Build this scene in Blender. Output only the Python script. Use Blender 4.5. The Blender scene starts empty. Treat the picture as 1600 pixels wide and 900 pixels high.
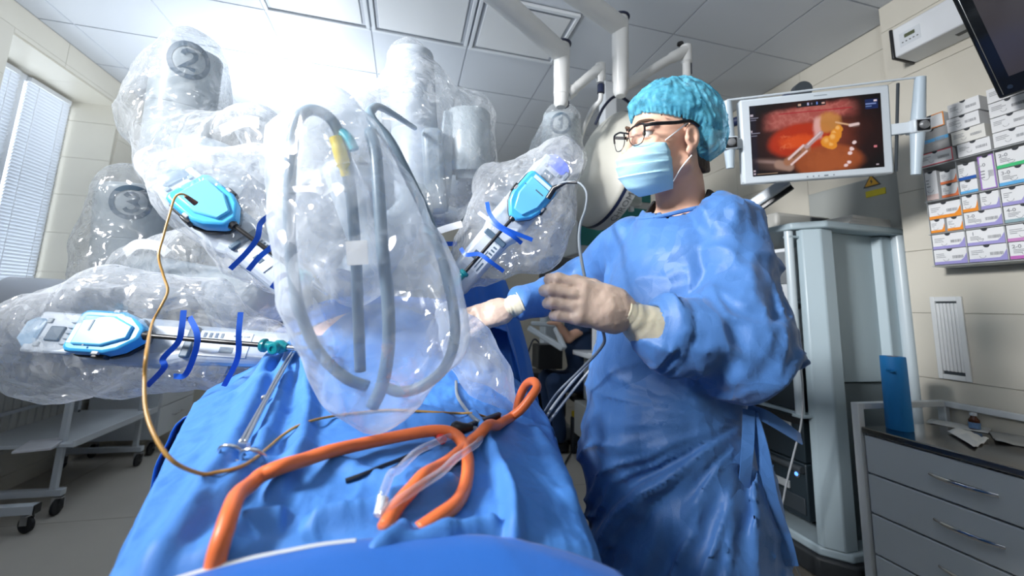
import bpy, bmesh, math, random
import numpy as np
from mathutils import Vector, Matrix
random.seed(7)
rng = np.random.RandomState(7)
SC = bpy.context.scene
COL = SC.collection
# ------------------------------------------------------------------ camera
F_PX, PCX, PCY = 643.0, 800.0, 384.6
YAW, PITCH, ROLL = [math.radians(a) for a in (13.99, 8.66, 2.03)]
CAM = np.array([0, 0, 1.25])
_f = np.array([math.sin(YAW)*math.cos(PITCH), math.cos(YAW)*math.cos(PITCH), math.sin(PITCH)])
_r = np.array([math.cos(YAW), -math.sin(YAW), 0.0]); _u = np.cross(_r, _f)
_R = _r*math.cos(ROLL)+_u*math.sin(ROLL); _U = np.cross(_R, _f)
def ray(x, y): return (x-PCX)/F_PX*_R-(y-PCY)/F_PX*_U+_f
def at(x, y, d): return CAM+ray(x, y)*d                       # real point at a real distance
def atX(x, y, X): d = ray(x, y); return CAM+d*(X/d[0])
def atY(x, y, Y): d = ray(x, y); return CAM+d*(Y/d[1])
def atZ(x, y, z): d = ray(x, y); return CAM+d*((z-CAM[2])/d[2])
cam_data = bpy.data.cameras.new('camera')
cam = bpy.data.objects.new('camera', cam_data); COL.objects.link(cam)
m = Matrix.Identity(4)
for i in range(3):
    m[i][0], m[i][1], m[i][2], m[i][3] = _R[i], _U[i], -_f[i], CAM[i]
cam.matrix_world = m
cam_data.sensor_width = 36; cam_data.lens = 36*F_PX/1600
cam_data.shift_y = -(450-PCY)/1600
cam_data.clip_start = 0.02
cam_data.dof.use_dof = True; cam_data.dof.focus_distance = 1.1; cam_data.dof.aperture_fstop = 2.6
SC.camera = cam
# ------------------------------------------------------------------ world, lights, exposure
w = bpy.data.worlds.new('world'); SC.world = w; w.use_nodes = True
w.node_tree.nodes['Background'].inputs[0].default_value = (0.75, 0.85, 1.0, 1)
w.node_tree.nodes['Background'].inputs[1].default_value = 0.10
def area(name, loc, target, size, power, color, size_y=None, spread=math.pi):
    l = bpy.data.lights.new(name, 'AREA'); l.energy = power; l.color = color; l.size = size
    if size_y: l.shape = 'RECTANGLE'; l.size_y = size_y
    l.spread = spread
    o = bpy.data.objects.new(name, l); COL.objects.link(o); o.location = loc
    o.rotation_euler = (Vector(target)-Vector(loc)).to_track_quat('-Z', 'Y').to_euler()
    o.visible_camera = True
    return o
area('key_light', (-2.05, 0.25, 2.45), (0.42, 1.25, 1.58), 0.5, 25, (0.99, 0.99, 1.0), spread=math.radians(72))
area('flash_up', (-0.98, 3.3, 1.95), (-0.92, 3.25, 2.95), 0.30, 29, (0.86, 0.93, 1.0))
area('added_bounce_fill', (-0.35, -0.75, 1.9), (-0.3, -0.35, 2.95), 0.3, 17, (0.92, 0.96, 1.0))  # unseen fill lamp added behind the camera to brighten the ceiling and room
SC.view_settings.view_transform = 'Standard'; SC.view_settings.look = 'None'
SC.view_settings.gamma = 1; SC.view_settings.use_curve_mapping = False
SC.view_settings.exposure = 0.35
SC.cycles.transparent_max_bounces = 14
SC.cycles.max_bounces = 6; SC.cycles.diffuse_bounces = 3; SC.cycles.glossy_bounces = 2; SC.cycles.transmission_bounces = 3
# ------------------------------------------------------------------ helpers
WM = {}
def link(o, parent=None, world=Matrix.Identity(4)):
    COL.objects.link(o); WM[o] = world.copy()
    if parent is not None:
        o.parent = parent; o.matrix_parent_inverse = WM[parent].inverted()
    o.matrix_basis = world
    return o
def tag(o, label=None, cat=None, group=None, kind=None):
    if label: o['label'] = label
    if cat: o['category'] = cat
    if group: o['group'] = group
    if kind: o['kind'] = kind
    return o
def thing(name, label, cat, loc=(0, 0, 0), group=None, kind=None, parent=None):
    o = bpy.data.objects.new(name, None); o.empty_display_size = 0.05
    link(o, parent, Matrix.Translation(Vector(loc)))
    return tag(o, label, cat, group, kind)
def V3(p): return Vector((float(p[0]), float(p[1]), float(p[2])))
class MB:
    """collects boxes, tubes and lofts; build() links them as ONE mesh object"""
    def __init__(s): s.v = []; s.f = []; s.mi = []; s.cur = 0
    def add(s, vs, fs):
        b = len(s.v); s.v.extend([tuple(map(float, p)) for p in vs]); s.f.extend([tuple(b+i for i in f) for f in fs]); s.mi.extend([s.cur]*len(fs)); return s
    def box(s, c, size, rot=None):
        hx, hy, hz = [k/2 for k in size]
        vs = [Vector((x, y, z)) for x in (-hx, hx) for y in (-hy, hy) for z in (-hz, hz)]
        if rot is not None: vs = [rot @ p for p in vs]
        c = V3(c); vs = [p+c for p in vs]
        return s.add(vs, [(0, 1, 3, 2), (4, 6, 7, 5), (0, 4, 5, 1), (2, 3, 7, 6), (0, 2, 6, 4), (1, 5, 7, 3)])
    def bx(s, x0, x1, y0, y1, z0, z1):
        return s.box(((x0+x1)/2, (y0+y1)/2, (z0+z1)/2), (abs(x1-x0), abs(y1-y0), abs(z1-z0)))
    def bar(s, a, b, w, h=None, up=(0, 0, 1)):
        """box-section bar from a to b"""
        a, b = V3(a), V3(b); h = h or w; d = (b-a); L = d.length; z = d.normalized()
        u = Vector(up)
        if abs(u.dot(z)) > 0.95: u = Vector((1, 0, 0))
        x = u.cross(z).normalized(); y = z.cross(x)
        R = Matrix((x, y, z)).transposed()
        return s.box((a+b)/2, (w, h, L), R)
    def prism(s, pts, n):
        """closed polygon pts extruded by vector n"""
        pts = [V3(p) for p in pts]; n = V3(n); k = len(pts)
        vs = pts+[p+n for p in pts]
        fs = [tuple(range(k-1, -1, -1)), tuple(range(k, 2*k))]+[(i, (i+1) % k, k+(i+1) % k, k+i) for i in range(k)]
        return s.add(vs, fs)
    def loft(s, rings, cap=True, closed=True):
        k = len(rings[0]); vs = [p for r in rings for p in r]; fs = []
        for i in range(len(rings)-1):
            for j in range(k if closed else k-1):
                a, b = i*k+j, i*k+(j+1) % k
                fs.append((a, b, b+k, a+k))
        if cap and closed:
            fs.append(tuple(range(k-1, -1, -1))); fs.append(tuple((len(rings)-1)*k+j for j in range(k)))
        return s.add(vs, fs)
    def tube(s, pts, r, n=10, cap=True, flat=1.0, up=None):
        P = [V3(p) for p in pts]; N = len(P)
        rs = r if hasattr(r, '__len__') else [r]*N
        rings = []; prev = None
        for i in range(N):
            t = (P[min(i+1, N-1)]-P[max(i-1, 0)])
            t = t.normalized() if t.length > 1e-9 else Vector((0, 0, 1))
            if prev is None:
                u = Vector(up) if up else (Vector((0, 0, 1)) if abs(t.z) < 0.9 else Vector((1, 0, 0)))
            else: u = prev
            x = (u-t*u.dot(t)).normalized(); prev = x; y = t.cross(x)
            rings.append([P[i]+(x*math.cos(2*math.pi*j/n)*flat+y*math.sin(2*math.pi*j/n))*rs[i] for j in range(n)])
        return s.loft(rings, cap)
    def cyl(s, a, b, r, r2=None, n=20): return s.tube([a, b], [r, r if r2 is None else r2], n)
    def lathe(s, o, axis, prof, n=24):
        """prof = [(r, h)] about axis through o"""
        o = V3(o); z = V3(axis).normalized(); u = Vector((0, 0, 1)) if abs(z.z) < 0.9 else Vector((1, 0, 0))
        x = u.cross(z).normalized(); y = z.cross(x)
        return s.loft([[o+z*h+(x*math.cos(2*math.pi*j/n)+y*math.sin(2*math.pi*j/n))*max(r, 1e-4) for j in range(n)] for r, h in prof])
    def build(s, name, mat, parent=None, smooth=35, bevel=0, seg=2, sub=0):
        return mk(name, s.v, s.f, mat, parent, smooth, bevel, seg, sub, s.mi)
def mk(name, v, f, mat, parent=None, smooth=35, bevel=0, seg=2, sub=0, mi=None):
    v = np.asarray(v, float)
    lo, hi = v.min(0), v.max(0); c = np.array([(lo[0]+hi[0])/2, (lo[1]+hi[1])/2, lo[2]])
    me = bpy.data.meshes.new(name); me.from_pydata((v-c).tolist(), [], f if isinstance(f, list) else f.tolist())
    mats = mat if isinstance(mat, (list, tuple)) else [mat]
    for q in mats: me.materials.append(q)
    if mi and len(mats) > 1: me.polygons.foreach_set('material_index', mi)
    bm = bmesh.new(); bm.from_mesh(me); bmesh.ops.recalc_face_normals(bm, faces=bm.faces); bm.to_mesh(me); bm.free()
    if smooth:
        me.polygons.foreach_set('use_smooth', [True]*len(me.polygons))
        if smooth < 180: me.set_sharp_from_angle(angle=math.radians(smooth))
    o = bpy.data.objects.new(name, me)
    link(o, parent, Matrix.Translation(Vector(c.tolist())))
    if bevel:
        b = o.modifiers.new('bevel', 'BEVEL'); b.width = bevel; b.segments = seg; b.limit_method = 'ANGLE'; b.angle_limit = math.radians(40); b.harden_normals = False
    if sub:
        b = o.modifiers.new('sub', 'SUBSURF'); b.levels = sub; b.render_levels = sub
    return o
def copy_tree(o, offset, parent=None):
    """a copy of a thing, its parts and their sub-parts, moved by offset"""
    c = o.copy(); COL.objects.link(c)
    if parent is None:
        c.matrix_basis = Matrix.Translation(Vector(offset)) @ WM[o]; WM[c] = c.matrix_basis.copy()
    else: c.parent = parent
    for ch in o.children: copy_tree(ch, offset, c)
    return c
def spline(pts, n=8):
    """Catmull-Rom through 3-D points"""
    P = np.array([list(map(float, p)) for p in pts]); P = np.vstack([2*P[0]-P[1], P, 2*P[-1]-P[-2]]); out = []
    for i in range(1, len(P)-2):
        for k in range(n):
            t = k/n; a, b, c, d = P[i-1], P[i], P[i+1], P[i+2]
            out.append(0.5*((2*b)+(c-a)*t+(2*a-5*b+4*c-d)*t*t+(-a+3*b-3*c+d)*t**3))
    out.append(P[-2]); return np.array(out)
def smooth1(t): t = np.clip(t, 0, 1); return t*t*(3-2*t)
# value noise
def _h(i, j, k, s):
    n = (i.astype(np.int64)*374761393+j.astype(np.int64)*668265263+k.astype(np.int64)*2147483647+s*974634777) & 0x7fffffff
    n = ((n ^ (n >> 13))*1274126177) & 0x7fffffff
    n = ((n ^ (n >> 15))*2246822519) & 0x7fffffff
    return ((n ^ (n >> 14)) & 0xffff)/32767.5-1
def vnoise(P, s=0):
    P = np.asarray(P, float); I = np.floor(P).astype(np.int64); f = P-I; u = f*f*f*(f*(f*6-15)+10); i, j, k = I[..., 0], I[..., 1], I[..., 2]
    r = 0
    for a in (0, 1):
        for b in (0, 1):
            for c in (0, 1):
                wt = (u[..., 0] if a else 1-u[..., 0])*(u[..., 1] if b else 1-u[..., 1])*(u[..., 2] if c else 1-u[..., 2])
                r = r+wt*_h(i+a, j+b, k+c, s)
    return r
def fbm(P, s=0, o=3):
    r = 0; a = 1; t = 0
    for q in range(o): r = r+a*vnoise(P*2**q, s+q); t += a; a *= .5
    return r/t
def ridge(P, s=0, o=2):
    r = 0; a = 1; t = 0
    for q in range(o): r = r+a*(1-2*np.abs(vnoise(P*2**q, s+q))); t += a; a *= .5
    return r/t
def worley(P, s=0):
    P = np.asarray(P, float); I = np.floor(P).astype(np.int64); f = P-I; best = np.full(P.shape[:-1], 9.)
    for a in (-1, 0, 1):
        for b in (-1, 0, 1):
            for c in (-1, 0, 1):
                i, j, k = I[..., 0]+a, I[..., 1]+b, I[..., 2]+c
                dx = a+.5+.5*_h(i, j, k, s)-f[..., 0]; dy = b+.5+.5*_h(i, j, k, s+1)-f[..., 1]; dz = c+.5+.5*_h(i, j, k, s+2)-f[..., 2]
                best = np.minimum(best, dx*dx+dy*dy+dz*dz)
    return np.sqrt(best)
# signed distance shapes and surface nets: one continuous skin round smoothly joined forms
def smin(a, b, k): h = np.clip(0.5+0.5*(b-a)/k, 0, 1); return b*(1-h)+a*h-k*h*(1-h)
def smax(a, b, k): return -smin(-a, -b, k)
def sd_cone(P, a, b, r1, r2):
    a = np.array(a, float); b = np.array(b, float); ab = b-a; t = np.clip(((P-a)@ab)/(ab@ab), 0, 1)
    return np.linalg.norm(P-a-t[..., None]*ab, axis=-1)-(r1+(r2-r1)*t)
def sd_ell(P, c, r, M=None):
    q = P-np.array(c, float)
    if M is not None: q = q@M
    r = np.array(r, float); k0 = np.linalg.norm(q/r, axis=-1); k1 = np.linalg.norm(q/(r*r), axis=-1)
    return k0*(k0-1)/np.maximum(k1, 1e-9)
def sd_box(P, c, h, M=None, rad=0.0):
    q = P-np.array(c, float)
    if M is not None: q = q@M
    q = np.abs(q)-(np.array(h, float)-rad)
    return np.linalg.norm(np.maximum(q, 0), axis=-1)+np.minimum(q.max(-1), 0)-rad
def sd_chain(P, pts, rs, k):
    d = None
    for i in range(len(pts)-1):
        e = sd_cone(P, pts[i], pts[i+1], rs[i], rs[i+1]); d = e if d is None else smin(d, e, k)
    return d
def nets(fn, lo, hi, h):
    lo = np.array(lo, float); hi = np.array(hi, float); n = np.ceil((hi-lo)/h).astype(int)+1
    ax = [lo[i]+h*np.arange(n[i]) for i in range(3)]
    P = np.stack(np.meshgrid(*ax, indexing='ij'), -1)
    # coarse pass first, fine values only near the surface
    K = 4; m_ = (n-1)//K+2; cx = [lo[i]+h*K*np.arange(m_[i]) for i in range(3)]
    v = fn(np.stack(np.meshgrid(*cx, indexing='ij'), -1).reshape(-1, 3)).reshape(m_)
    for i in range(3):
        t = np.arange(n[i])/K; j = np.minimum(t.astype(int), m_[i]-2); w_ = (t-j).reshape([-1 if q == i else 1 for q in range(3)])
        v = np.take(v, j, i)*(1-w_)+np.take(v, j+1, i)*w_
    near = np.abs(v) < max(3.0*h*K*.6, .012) + h
    v[near] = fn(P[near])
    ins = v < 0
    cnt = np.zeros(n-1, int); acc = np.zeros(tuple(n-1)+(3,))
    cs = tuple(slice(0, k-1) for k in n)
    def sl(o): return tuple(slice(o[i], o[i]+n[i]-1) for i in range(3))
    for axis in range(3):
        o1, o2 = [(a, b) for a in (0, 1) for b in (0, 1)], None
        for a in (0, 1):
            for b in (0, 1):
                p = [0, 0, 0]; oth = [i for i in range(3) if i != axis]; p[oth[0]] = a; p[oth[1]] = b
                q = list(p); q[axis] = 1
                va, vb = v[sl(p)], v[sl(q)]; cr = (va < 0) != (vb < 0)
                t = np.where(cr, va/np.where(cr, va-vb, 1), 0)
                pos = np.zeros(tuple(n-1)+(3,)); pos[..., 0] = p[0]; pos[..., 1] = p[1]; pos[..., 2] = p[2]; pos[..., axis] = t
                acc += np.where(cr[..., None], pos, 0); cnt += cr
    act = cnt > 0; idx = -np.ones(n-1, int); idx[act] = np.arange(act.sum())
    base = np.stack(np.meshgrid(*[np.arange(k-1) for k in n], indexing='ij'), -1)
    verts = lo+h*(base[act]+acc[act]/cnt[act][:, None])
    faces = []
    for axis in range(3):
        o0, o1 = [i for i in range(3) if i != axis]
        if axis == 1: o0, o1 = o1, o0
        s0 = [slice(None)]*3; s1 = [slice(None)]*3; s0[axis] = slice(0, n[axis]-1); s1[axis] = slice(1, n[axis])
        a, b = ins[tuple(s0)], ins[tuple(s1)]; cr = a != b
        C = np.argwhere(cr); fl = a[cr]
        ok = (C[:, o0] > 0) & (C[:, o1] > 0) & (C[:, o0] < n[o0]-1) & (C[:, o1] < n[o1]-1)
        C = C[ok]; fl = fl[ok]
        if not len(C): continue
        def g(d0, d1): q = C.copy(); q[:, o0] -= d0; q[:, o1] -= d1; return idx[q[:, 0], q[:, 1], q[:, 2]]
        Q = np.stack([g(1, 1), g(0, 1), g(0, 0), g(1, 0)], 1); Q[~fl] = Q[~fl][:, ::-1]
        faces.append(Q)
    return verts, np.vstack(faces)
def sdf_obj(name, fn, lo, hi, h, mat, parent=None, smooth=180, relax=1, post=None):
    v, f = nets(fn, lo, hi, h)
    # pull the vertices onto the surface
    for _ in range(relax):
        e = h*0.3; d0 = fn(v)
        g = np.stack([fn(v+np.eye(3)[i]*e)-d0 for i in range(3)], 1)/e
        gn = (g*g).sum(1); v = v-g*(np.clip(d0, -h*.5, h*.5)/np.maximum(gn, .3))[:, None]
    if post: v = post(v)
    return mk(name, v, f, mat, parent, smooth)
def text_v(s, size, font_bold=False):
    """flat text as triangles in the XY plane, centred"""
    c = bpy.data.curves.new('t', 'FONT'); c.body = s; c.size = size; c.align_x = 'CENTER'; c.align_y = 'CENTER'; c.resolution_u = 3
    if font_bold: c.offset = size*0.018
    o = bpy.data.objects.new('t', c); COL.objects.link(o)
    me = bpy.data.meshes.new_from_object(o.evaluated_get(bpy.context.evaluated_depsgraph_get()))
    v = np.array([tuple(p.co) for p in me.vertices]).reshape(-1, 3); f = [tuple(p.vertices) for p in me.polygons]
    bpy.data.objects.remove(o); bpy.data.curves.remove(c); bpy.data.meshes.remove(me)
    return v, f
def text_on(mb, s, size, o, x, y, bold=False):
    """text laid on a plane: origin o, unit x right, unit y up"""
    v, f = text_v(s, size, bold)
    if not len(v): return
    o, x, y = np.array(o, float), np.array(x, float), np.array(y, float)
    mb.add(o+v[:, :1]*x+v[:, 1:2]*y, f)
# ------------------------------------------------------------------ materials
MATS = {}
def N(nt, typ, **kw):
    n = nt.nodes.new(typ)
    for k, v in kw.items():
        if k in n.inputs.keys(): n.inputs[k].default_value = v
        else: setattr(n, k, v)
    return n
def mat(name, col, rough=0.5, metal=0.0, var=0.0, scale=8.0, bump=0.0, bscale=60.0, spec=0.5, trans=0.0, emit=None, estr=0, coat=0, sss=0, detail=4, sheen=0, stretch=None, crease=0, cscale=7.0, facet=0, fscale=8.0):
    if name in MATS: return MATS[name]
    M = bpy.data.materials.new(name); M.use_nodes = True; nt = M.node_tree; b = nt.nodes['Principled BSDF']
    c = (*col, 1) if len(col) == 3 else col
    b.inputs['Base Color'].default_value = c; b.inputs['Roughness'].default_value = rough; b.inputs['Metallic'].default_value = metal
    b.inputs['Specular IOR Level'].default_value = spec
    if trans: b.inputs['Transmission Weight'].default_value = trans
    if coat: b.inputs['Coat Weight'].default_value = coat
    if sheen: b.inputs['Sheen Weight'].default_value = sheen
    if sss: b.inputs['Subsurface Weight'].default_value = sss; b.inputs['Subsurface Radius'].default_value = (.012, .005, .003); b.inputs['Subsurface Scale'].default_value = 1
    if emit: b.inputs['Emission Color'].default_value = (*emit, 1); b.inputs['Emission Strength'].default_value = estr
    tc = N(nt, 'ShaderNodeTexCoord'); src = tc.outputs['Object']
    if stretch:
        mp = N(nt, 'ShaderNodeMapping'); mp.inputs['Scale'].default_value = stretch; nt.links.new(src, mp.inputs[0]); src = mp.outputs[0]
    if var:
        n = N(nt, 'ShaderNodeTexNoise', Scale=scale, Detail=float(detail)); nt.links.new(src, n.inputs['Vector'])
        mx = N(nt, 'ShaderNodeMix', data_type='RGBA'); mx.inputs['A'].default_value = tuple(k*(1-var) for k in c[:3])+(1,); mx.inputs['B'].default_value = tuple(min(1, k*(1+var)) for k in c[:3])+(1,)
        # RGBA sockets
        mx.inputs[6].default_value = tuple(k*(1-var) for k in c[:3])+(1,); mx.inputs[7].default_value = tuple(min(1, k*(1+var)) for k in c[:3])+(1,)
        nt.links.new(n.outputs['Fac'], mx.inputs[0]); nt.links.new(mx.outputs[2], b.inputs['Base Color'])
    if bump:
        n = N(nt, 'ShaderNodeTexNoise', Scale=bscale, Detail=5.0); nt.links.new(src, n.inputs['Vector'])
        bp = N(nt, 'ShaderNodeBump', Strength=bump, Distance=0.01); nt.links.new(n.outputs['Fac'], bp.inputs['Height']); nt.links.new(bp.outputs[0], b.inputs['Normal'])
    if crease:
        n = N(nt, 'ShaderNodeTexNoise', Scale=cscale, Detail=4.0, Distortion=.6); n.noise_type = 'RIDGED_MULTIFRACTAL'; nt.links.new(src, n.inputs['Vector'])
        b3 = N(nt, 'ShaderNodeBump', Strength=crease, Distance=0.03); nt.links.new(n.outputs['Fac'], b3.inputs['Height'])
        if bump: nt.links.new(b3.outputs[0], bp.inputs['Normal'])
        else: nt.links.new(b3.outputs[0], b.inputs['Normal'])
    if facet:
        last = b.inputs['Normal'].links[0].from_socket if b.inputs['Normal'].links else N(nt, 'ShaderNodeNewGeometry').outputs['Normal']
        nw = N(nt, 'ShaderNodeTexNoise', Scale=fscale*.6, Detail=2.0); nt.links.new(src, nw.inputs['Vector'])
        wd = N(nt, 'ShaderNodeVectorMath', operation='MULTIPLY_ADD'); wd.inputs[1].default_value = (.16, .16, .16); nt.links.new(nw.outputs['Color'], wd.inputs[0]); nt.links.new(src, wd.inputs[2])
        mpf = N(nt, 'ShaderNodeMapping'); mpf.inputs['Scale'].default_value = (1, 1, .6); nt.links.new(wd.outputs[0], mpf.inputs[0])
        for fs_, st_ in ((fscale, facet), (fscale*2.7, facet*.65), (fscale*6, facet*.4)):
            vf = N(nt, 'ShaderNodeTexVoronoi', Scale=fs_); nt.links.new(mpf.outputs[0], vf.inputs['Vector'])
            sb = N(nt, 'ShaderNodeVectorMath', operation='SUBTRACT'); sb.inputs[1].default_value = (.5, .5, .5); nt.links.new(vf.outputs['Color'], sb.inputs[0])
            ma = N(nt, 'ShaderNodeVectorMath', operation='MULTIPLY_ADD'); ma.inputs[1].default_value = (st_,)*3; nt.links.new(sb.outputs[0], ma.inputs[0]); nt.links.new(last, ma.inputs[2])
            no = N(nt, 'ShaderNodeVectorMath', operation='NORMALIZE'); nt.links.new(ma.outputs[0], no.inputs[0]); last = no.outputs[0]
        nt.links.new(last, b.inputs['Normal'])
    MATS[name] = M; return M
def plastic_film(name, haze=0.2, tint=(0.93, 0.96, 1.0), rough=0.16, crinkle=1.0, sc=22):
    M = bpy.data.materials.new(name); M.use_nodes = True; nt = M.node_tree; nt.nodes.clear()
    L = nt.links.new; out = N(nt, 'ShaderNodeOutputMaterial'); tc = N(nt, 'ShaderNodeTexCoord')
    n1 = N(nt, 'ShaderNodeTexNoise', Scale=sc*.34, Detail=2.0, Distortion=.8); n1.noise_type = 'RIDGED_MULTIFRACTAL'; L(tc.outputs['Object'], n1.inputs['Vector'])
    n2 = N(nt, 'ShaderNodeTexNoise', Scale=sc*.5, Detail=1.0); L(tc.outputs['Object'], n2.inputs['Vector'])
    ad = N(nt, 'ShaderNodeVectorMath', operation='MULTIPLY_ADD'); ad.inputs[1].default_value = (.16, .16, .16); L(n2.outputs['Color'], ad.inputs[0]); L(tc.outputs['Object'], ad.inputs[2]); pass
    b1 = N(nt, 'ShaderNodeBump', Strength=0.85*crinkle, Distance=0.03); L(n1.outputs['Fac'], b1.inputs['Height'])
    b2 = b1
    # crumpled facets: every cell of the film leans its own way
    geo = N(nt, 'ShaderNodeNewGeometry'); nrm = b2.outputs[0]
    mpp = N(nt, 'ShaderNodeMapping'); mpp.inputs['Scale'].default_value = (1.0, 1.0, .45); L(ad.outputs[0], mpp.inputs[0])
    mps = N(nt, 'ShaderNodeMapping'); mps.inputs['Scale'].default_value = (2.8, 2.8, .40); mps.inputs['Rotation'].default_value = (.35, -.25, .6); L(ad.outputs[0], mps.inputs[0])
    mpt = N(nt, 'ShaderNodeMapping'); mpt.inputs['Scale'].default_value = (.5, 3.2, 3.2); mpt.inputs['Rotation'].default_value = (.2, .5, -.3); L(ad.outputs[0], mpt.inputs[0])
    for vs, st, mm in ((sc*.55, .45*crinkle, mpp), (sc*1.0, .45*crinkle, mps), (sc*.9, .40*crinkle, mpt)):
        vf = N(nt, 'ShaderNodeTexVoronoi', Scale=vs); L(mm.outputs[0], vf.inputs['Vector'])
        sb = N(nt, 'ShaderNodeVectorMath', operation='SUBTRACT'); sb.inputs[1].default_value = (.5, .5, .5); L(vf.outputs['Color'], sb.inputs[0])
        ma = N(nt, 'ShaderNodeVectorMath', operation='MULTIPLY_ADD'); ma.inputs[1].default_value = (st, st, st); L(sb.outputs[0], ma.inputs[0]); L(nrm, ma.inputs[2])
        nn_ = N(nt, 'ShaderNodeVectorMath', operation='NORMALIZE'); L(ma.outputs[0], nn_.inputs[0]); nrm = nn_.outputs[0]
    b2 = nn_ if crinkle > 0 else b2
    tr = N(nt, 'ShaderNodeBsdfTransparent'); tr.inputs[0].default_value = (*[0.9+0.1*t for t in tint], 1)
    gl = N(nt, 'ShaderNodeBsdfGlossy', Roughness=rough); gl.inputs[0].default_value = (1, 1, 1, 1); L(b2.outputs[0], gl.inputs['Normal'])
    df = N(nt, 'ShaderNodeBsdfDiffuse'); df.inputs[0].default_value = (*tint, 1); L(b2.outputs[0], df.inputs['Normal'])
    tl = N(nt, 'ShaderNodeBsdfTranslucent'); tl.inputs[0].default_value = (*tint, 1); L(b2.outputs[0], tl.inputs['Normal'])
    m1 = N(nt, 'ShaderNodeMixShader'); m1.inputs[0].default_value = 0.45; L(df.outputs[0], m1.inputs[1]); L(tl.outputs[0], m1.inputs[2])
    m2 = N(nt, 'ShaderNodeMixShader'); m2.inputs[0].default_value = haze; L(tr.outputs[0], m2.inputs[1]); L(m1.outputs[0], m2.inputs[2])
    lw = N(nt, 'ShaderNodeLayerWeight', Blend=0.5); L(b2.outputs[0], lw.inputs['Normal'])
    pw = N(nt, 'ShaderNodeMath', operation='POWER'); pw.inputs[1].default_value = 3.0; L(lw.outputs['Facing'], pw.inputs[0])
    hz = N(nt, 'ShaderNodeMath', operation='MULTIPLY_ADD'); hz.inputs[1].default_value = .28; hz.inputs[2].default_value = haze; L(pw.outputs[0], hz.inputs[0])
    n5 = N(nt, 'ShaderNodeTexNoise', Scale=sc*.42, Detail=3.0, Distortion=1.2); n5.noise_type = 'RIDGED_MULTIFRACTAL'
    mp5 = N(nt, 'ShaderNodeMapping'); mp5.inputs['Scale'].default_value = (1.0, 1.0, .55); mp5.inputs['Rotation'].default_value = (.5, .3, .4); L(tc.outputs['Object'], mp5.inputs[0]); L(mp5.outputs[0], n5.inputs['Vector'])
    r5 = N(nt, 'ShaderNodeMapRange'); r5.inputs['From Min'].default_value = .45; r5.inputs['From Max'].default_value = 1.3; r5.inputs['To Max'].default_value = .42*min(1.0, crinkle); L(n5.outputs['Fac'], r5.inputs['Value'])
    h2 = N(nt, 'ShaderNodeMath', operation='ADD'); h2.use_clamp = True; L(hz.outputs[0], h2.inputs[0]); L(r5.outputs[0], h2.inputs[1]); L(h2.outputs[0], m2.inputs[0])
    gf = N(nt, 'ShaderNodeMath', operation='MULTIPLY_ADD'); gf.inputs[1].default_value = .10; gf.inputs[2].default_value = .075; L(pw.outputs[0], gf.inputs[0])
    m3 = N(nt, 'ShaderNodeMixShader'); L(gf.outputs[0], m3.inputs[0]); L(m2.outputs[0], m3.inputs[1]); L(gl.outputs[0], m3.inputs[2])
    L(m3.outputs[0], out.inputs[0]); MATS[name] = M; return M
def emission(name, col, s):
    if name in MATS: return MATS[name]
    return mat(name, (0, 0, 0), 0.4, emit=col, estr=s)
WHITE_METAL = mat('white_painted_metal', (.78, .82, .86), .35, spec=.5)
GREY_METAL = mat('grey_painted_metal', (.42, .48, .52), .4)
STEEL = mat('brushed_steel', (.62, .63, .65), .28, 1.0)
CHROME = mat('chrome', (.75, .76, .78), .12, 1.0)
BLACK = mat('black_plastic', (.012, .013, .016), .35)
RUBBER = mat('black_rubber', (.02, .02, .022), .7)
DARK = mat('dark_grey_plastic', (.05, .06, .07), .4)
PAPER = mat('white_paper', (.78, .78, .76), .8, var=.06, scale=15)
# ================================================================== the room
XL, XR, XN, YB, YF, ZC = -2.37, 2.545, 2.4, 5.3, -1.2, 2.95
FLOORM = mat('linoleum_floor', (.50, .465, .41), .38, var=.10, scale=3.0, bump=.03, bscale=300)
JOINT = mat('floor_joint', (.58, .55, .50), .5)
b = MB(); b.bx(XL-.5, XR+.2, YF, YB+.2, -.1, -.004)
fl = tag(b.build('floor', JOINT), 'beige linoleum floor laid in large sheets', kind='structure')
xs = [-2.9, -2.1, -.9, .3, 1.5, 2.745]; ys = [YF, .6, 1.8, 3.0, 4.2, YB+.2]
for i in range(5):
    for j in range(5):
        b = MB(); b.bx(xs[i]+.002, xs[i+1]-.002, ys[j]+.002, ys[j+1]-.002, -.004, 0); b.build('floor_sheet', FLOORM, fl)
# ceiling
CEIL = mat('perforated_ceiling_metal', (.66, .70, .76), .32, bump=.12, bscale=420, spec=.6)
GROOVE = mat('ceiling_grid', (.50, .53, .58), .5)
b = MB(); b.bx(XL-.5, XR+.2, YF, YB+.2, ZC+.006, ZC+.1)
ce = tag(b.build('ceiling', GROOVE), 'suspended ceiling of square grey metal tiles', kind='structure')
gx = [-2.79, -2.185, -1.56, -.935, -.332, .272, .87, 1.472, 2.06, 2.66]; gy = [2.0+.51*k for k in range(-6, 7)]
tile_me = {}
for i in range(len(gx)-1):
    for j in range(len(gy)-1):
        x0, x1 = max(gx[i], XL), min(gx[i+1], XR); y0, y1 = gy[j], gy[j+1]
        if 2 < i < 6 and j == 6: continue
        k = (round(x1-x0, 3))
        if k not in tile_me:
            b = MB(); g = .005
            b.bx(-k/2+g, k/2-g, -.255+g, .255-g, 0, .02)
            o = b.build('ceiling_tile', CEIL, ce, bevel=.002, seg=1); tile_me[k] = o.data
            o.modifiers.clear()
        else:
            o = bpy.data.objects.new('ceiling_tile', tile_me[k]); link(o, ce)
        mw = Matrix.Translation(((x0+x1)/2, (y0+y1)/2, ZC)); WM[o] = mw; o.matrix_basis = mw
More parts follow.
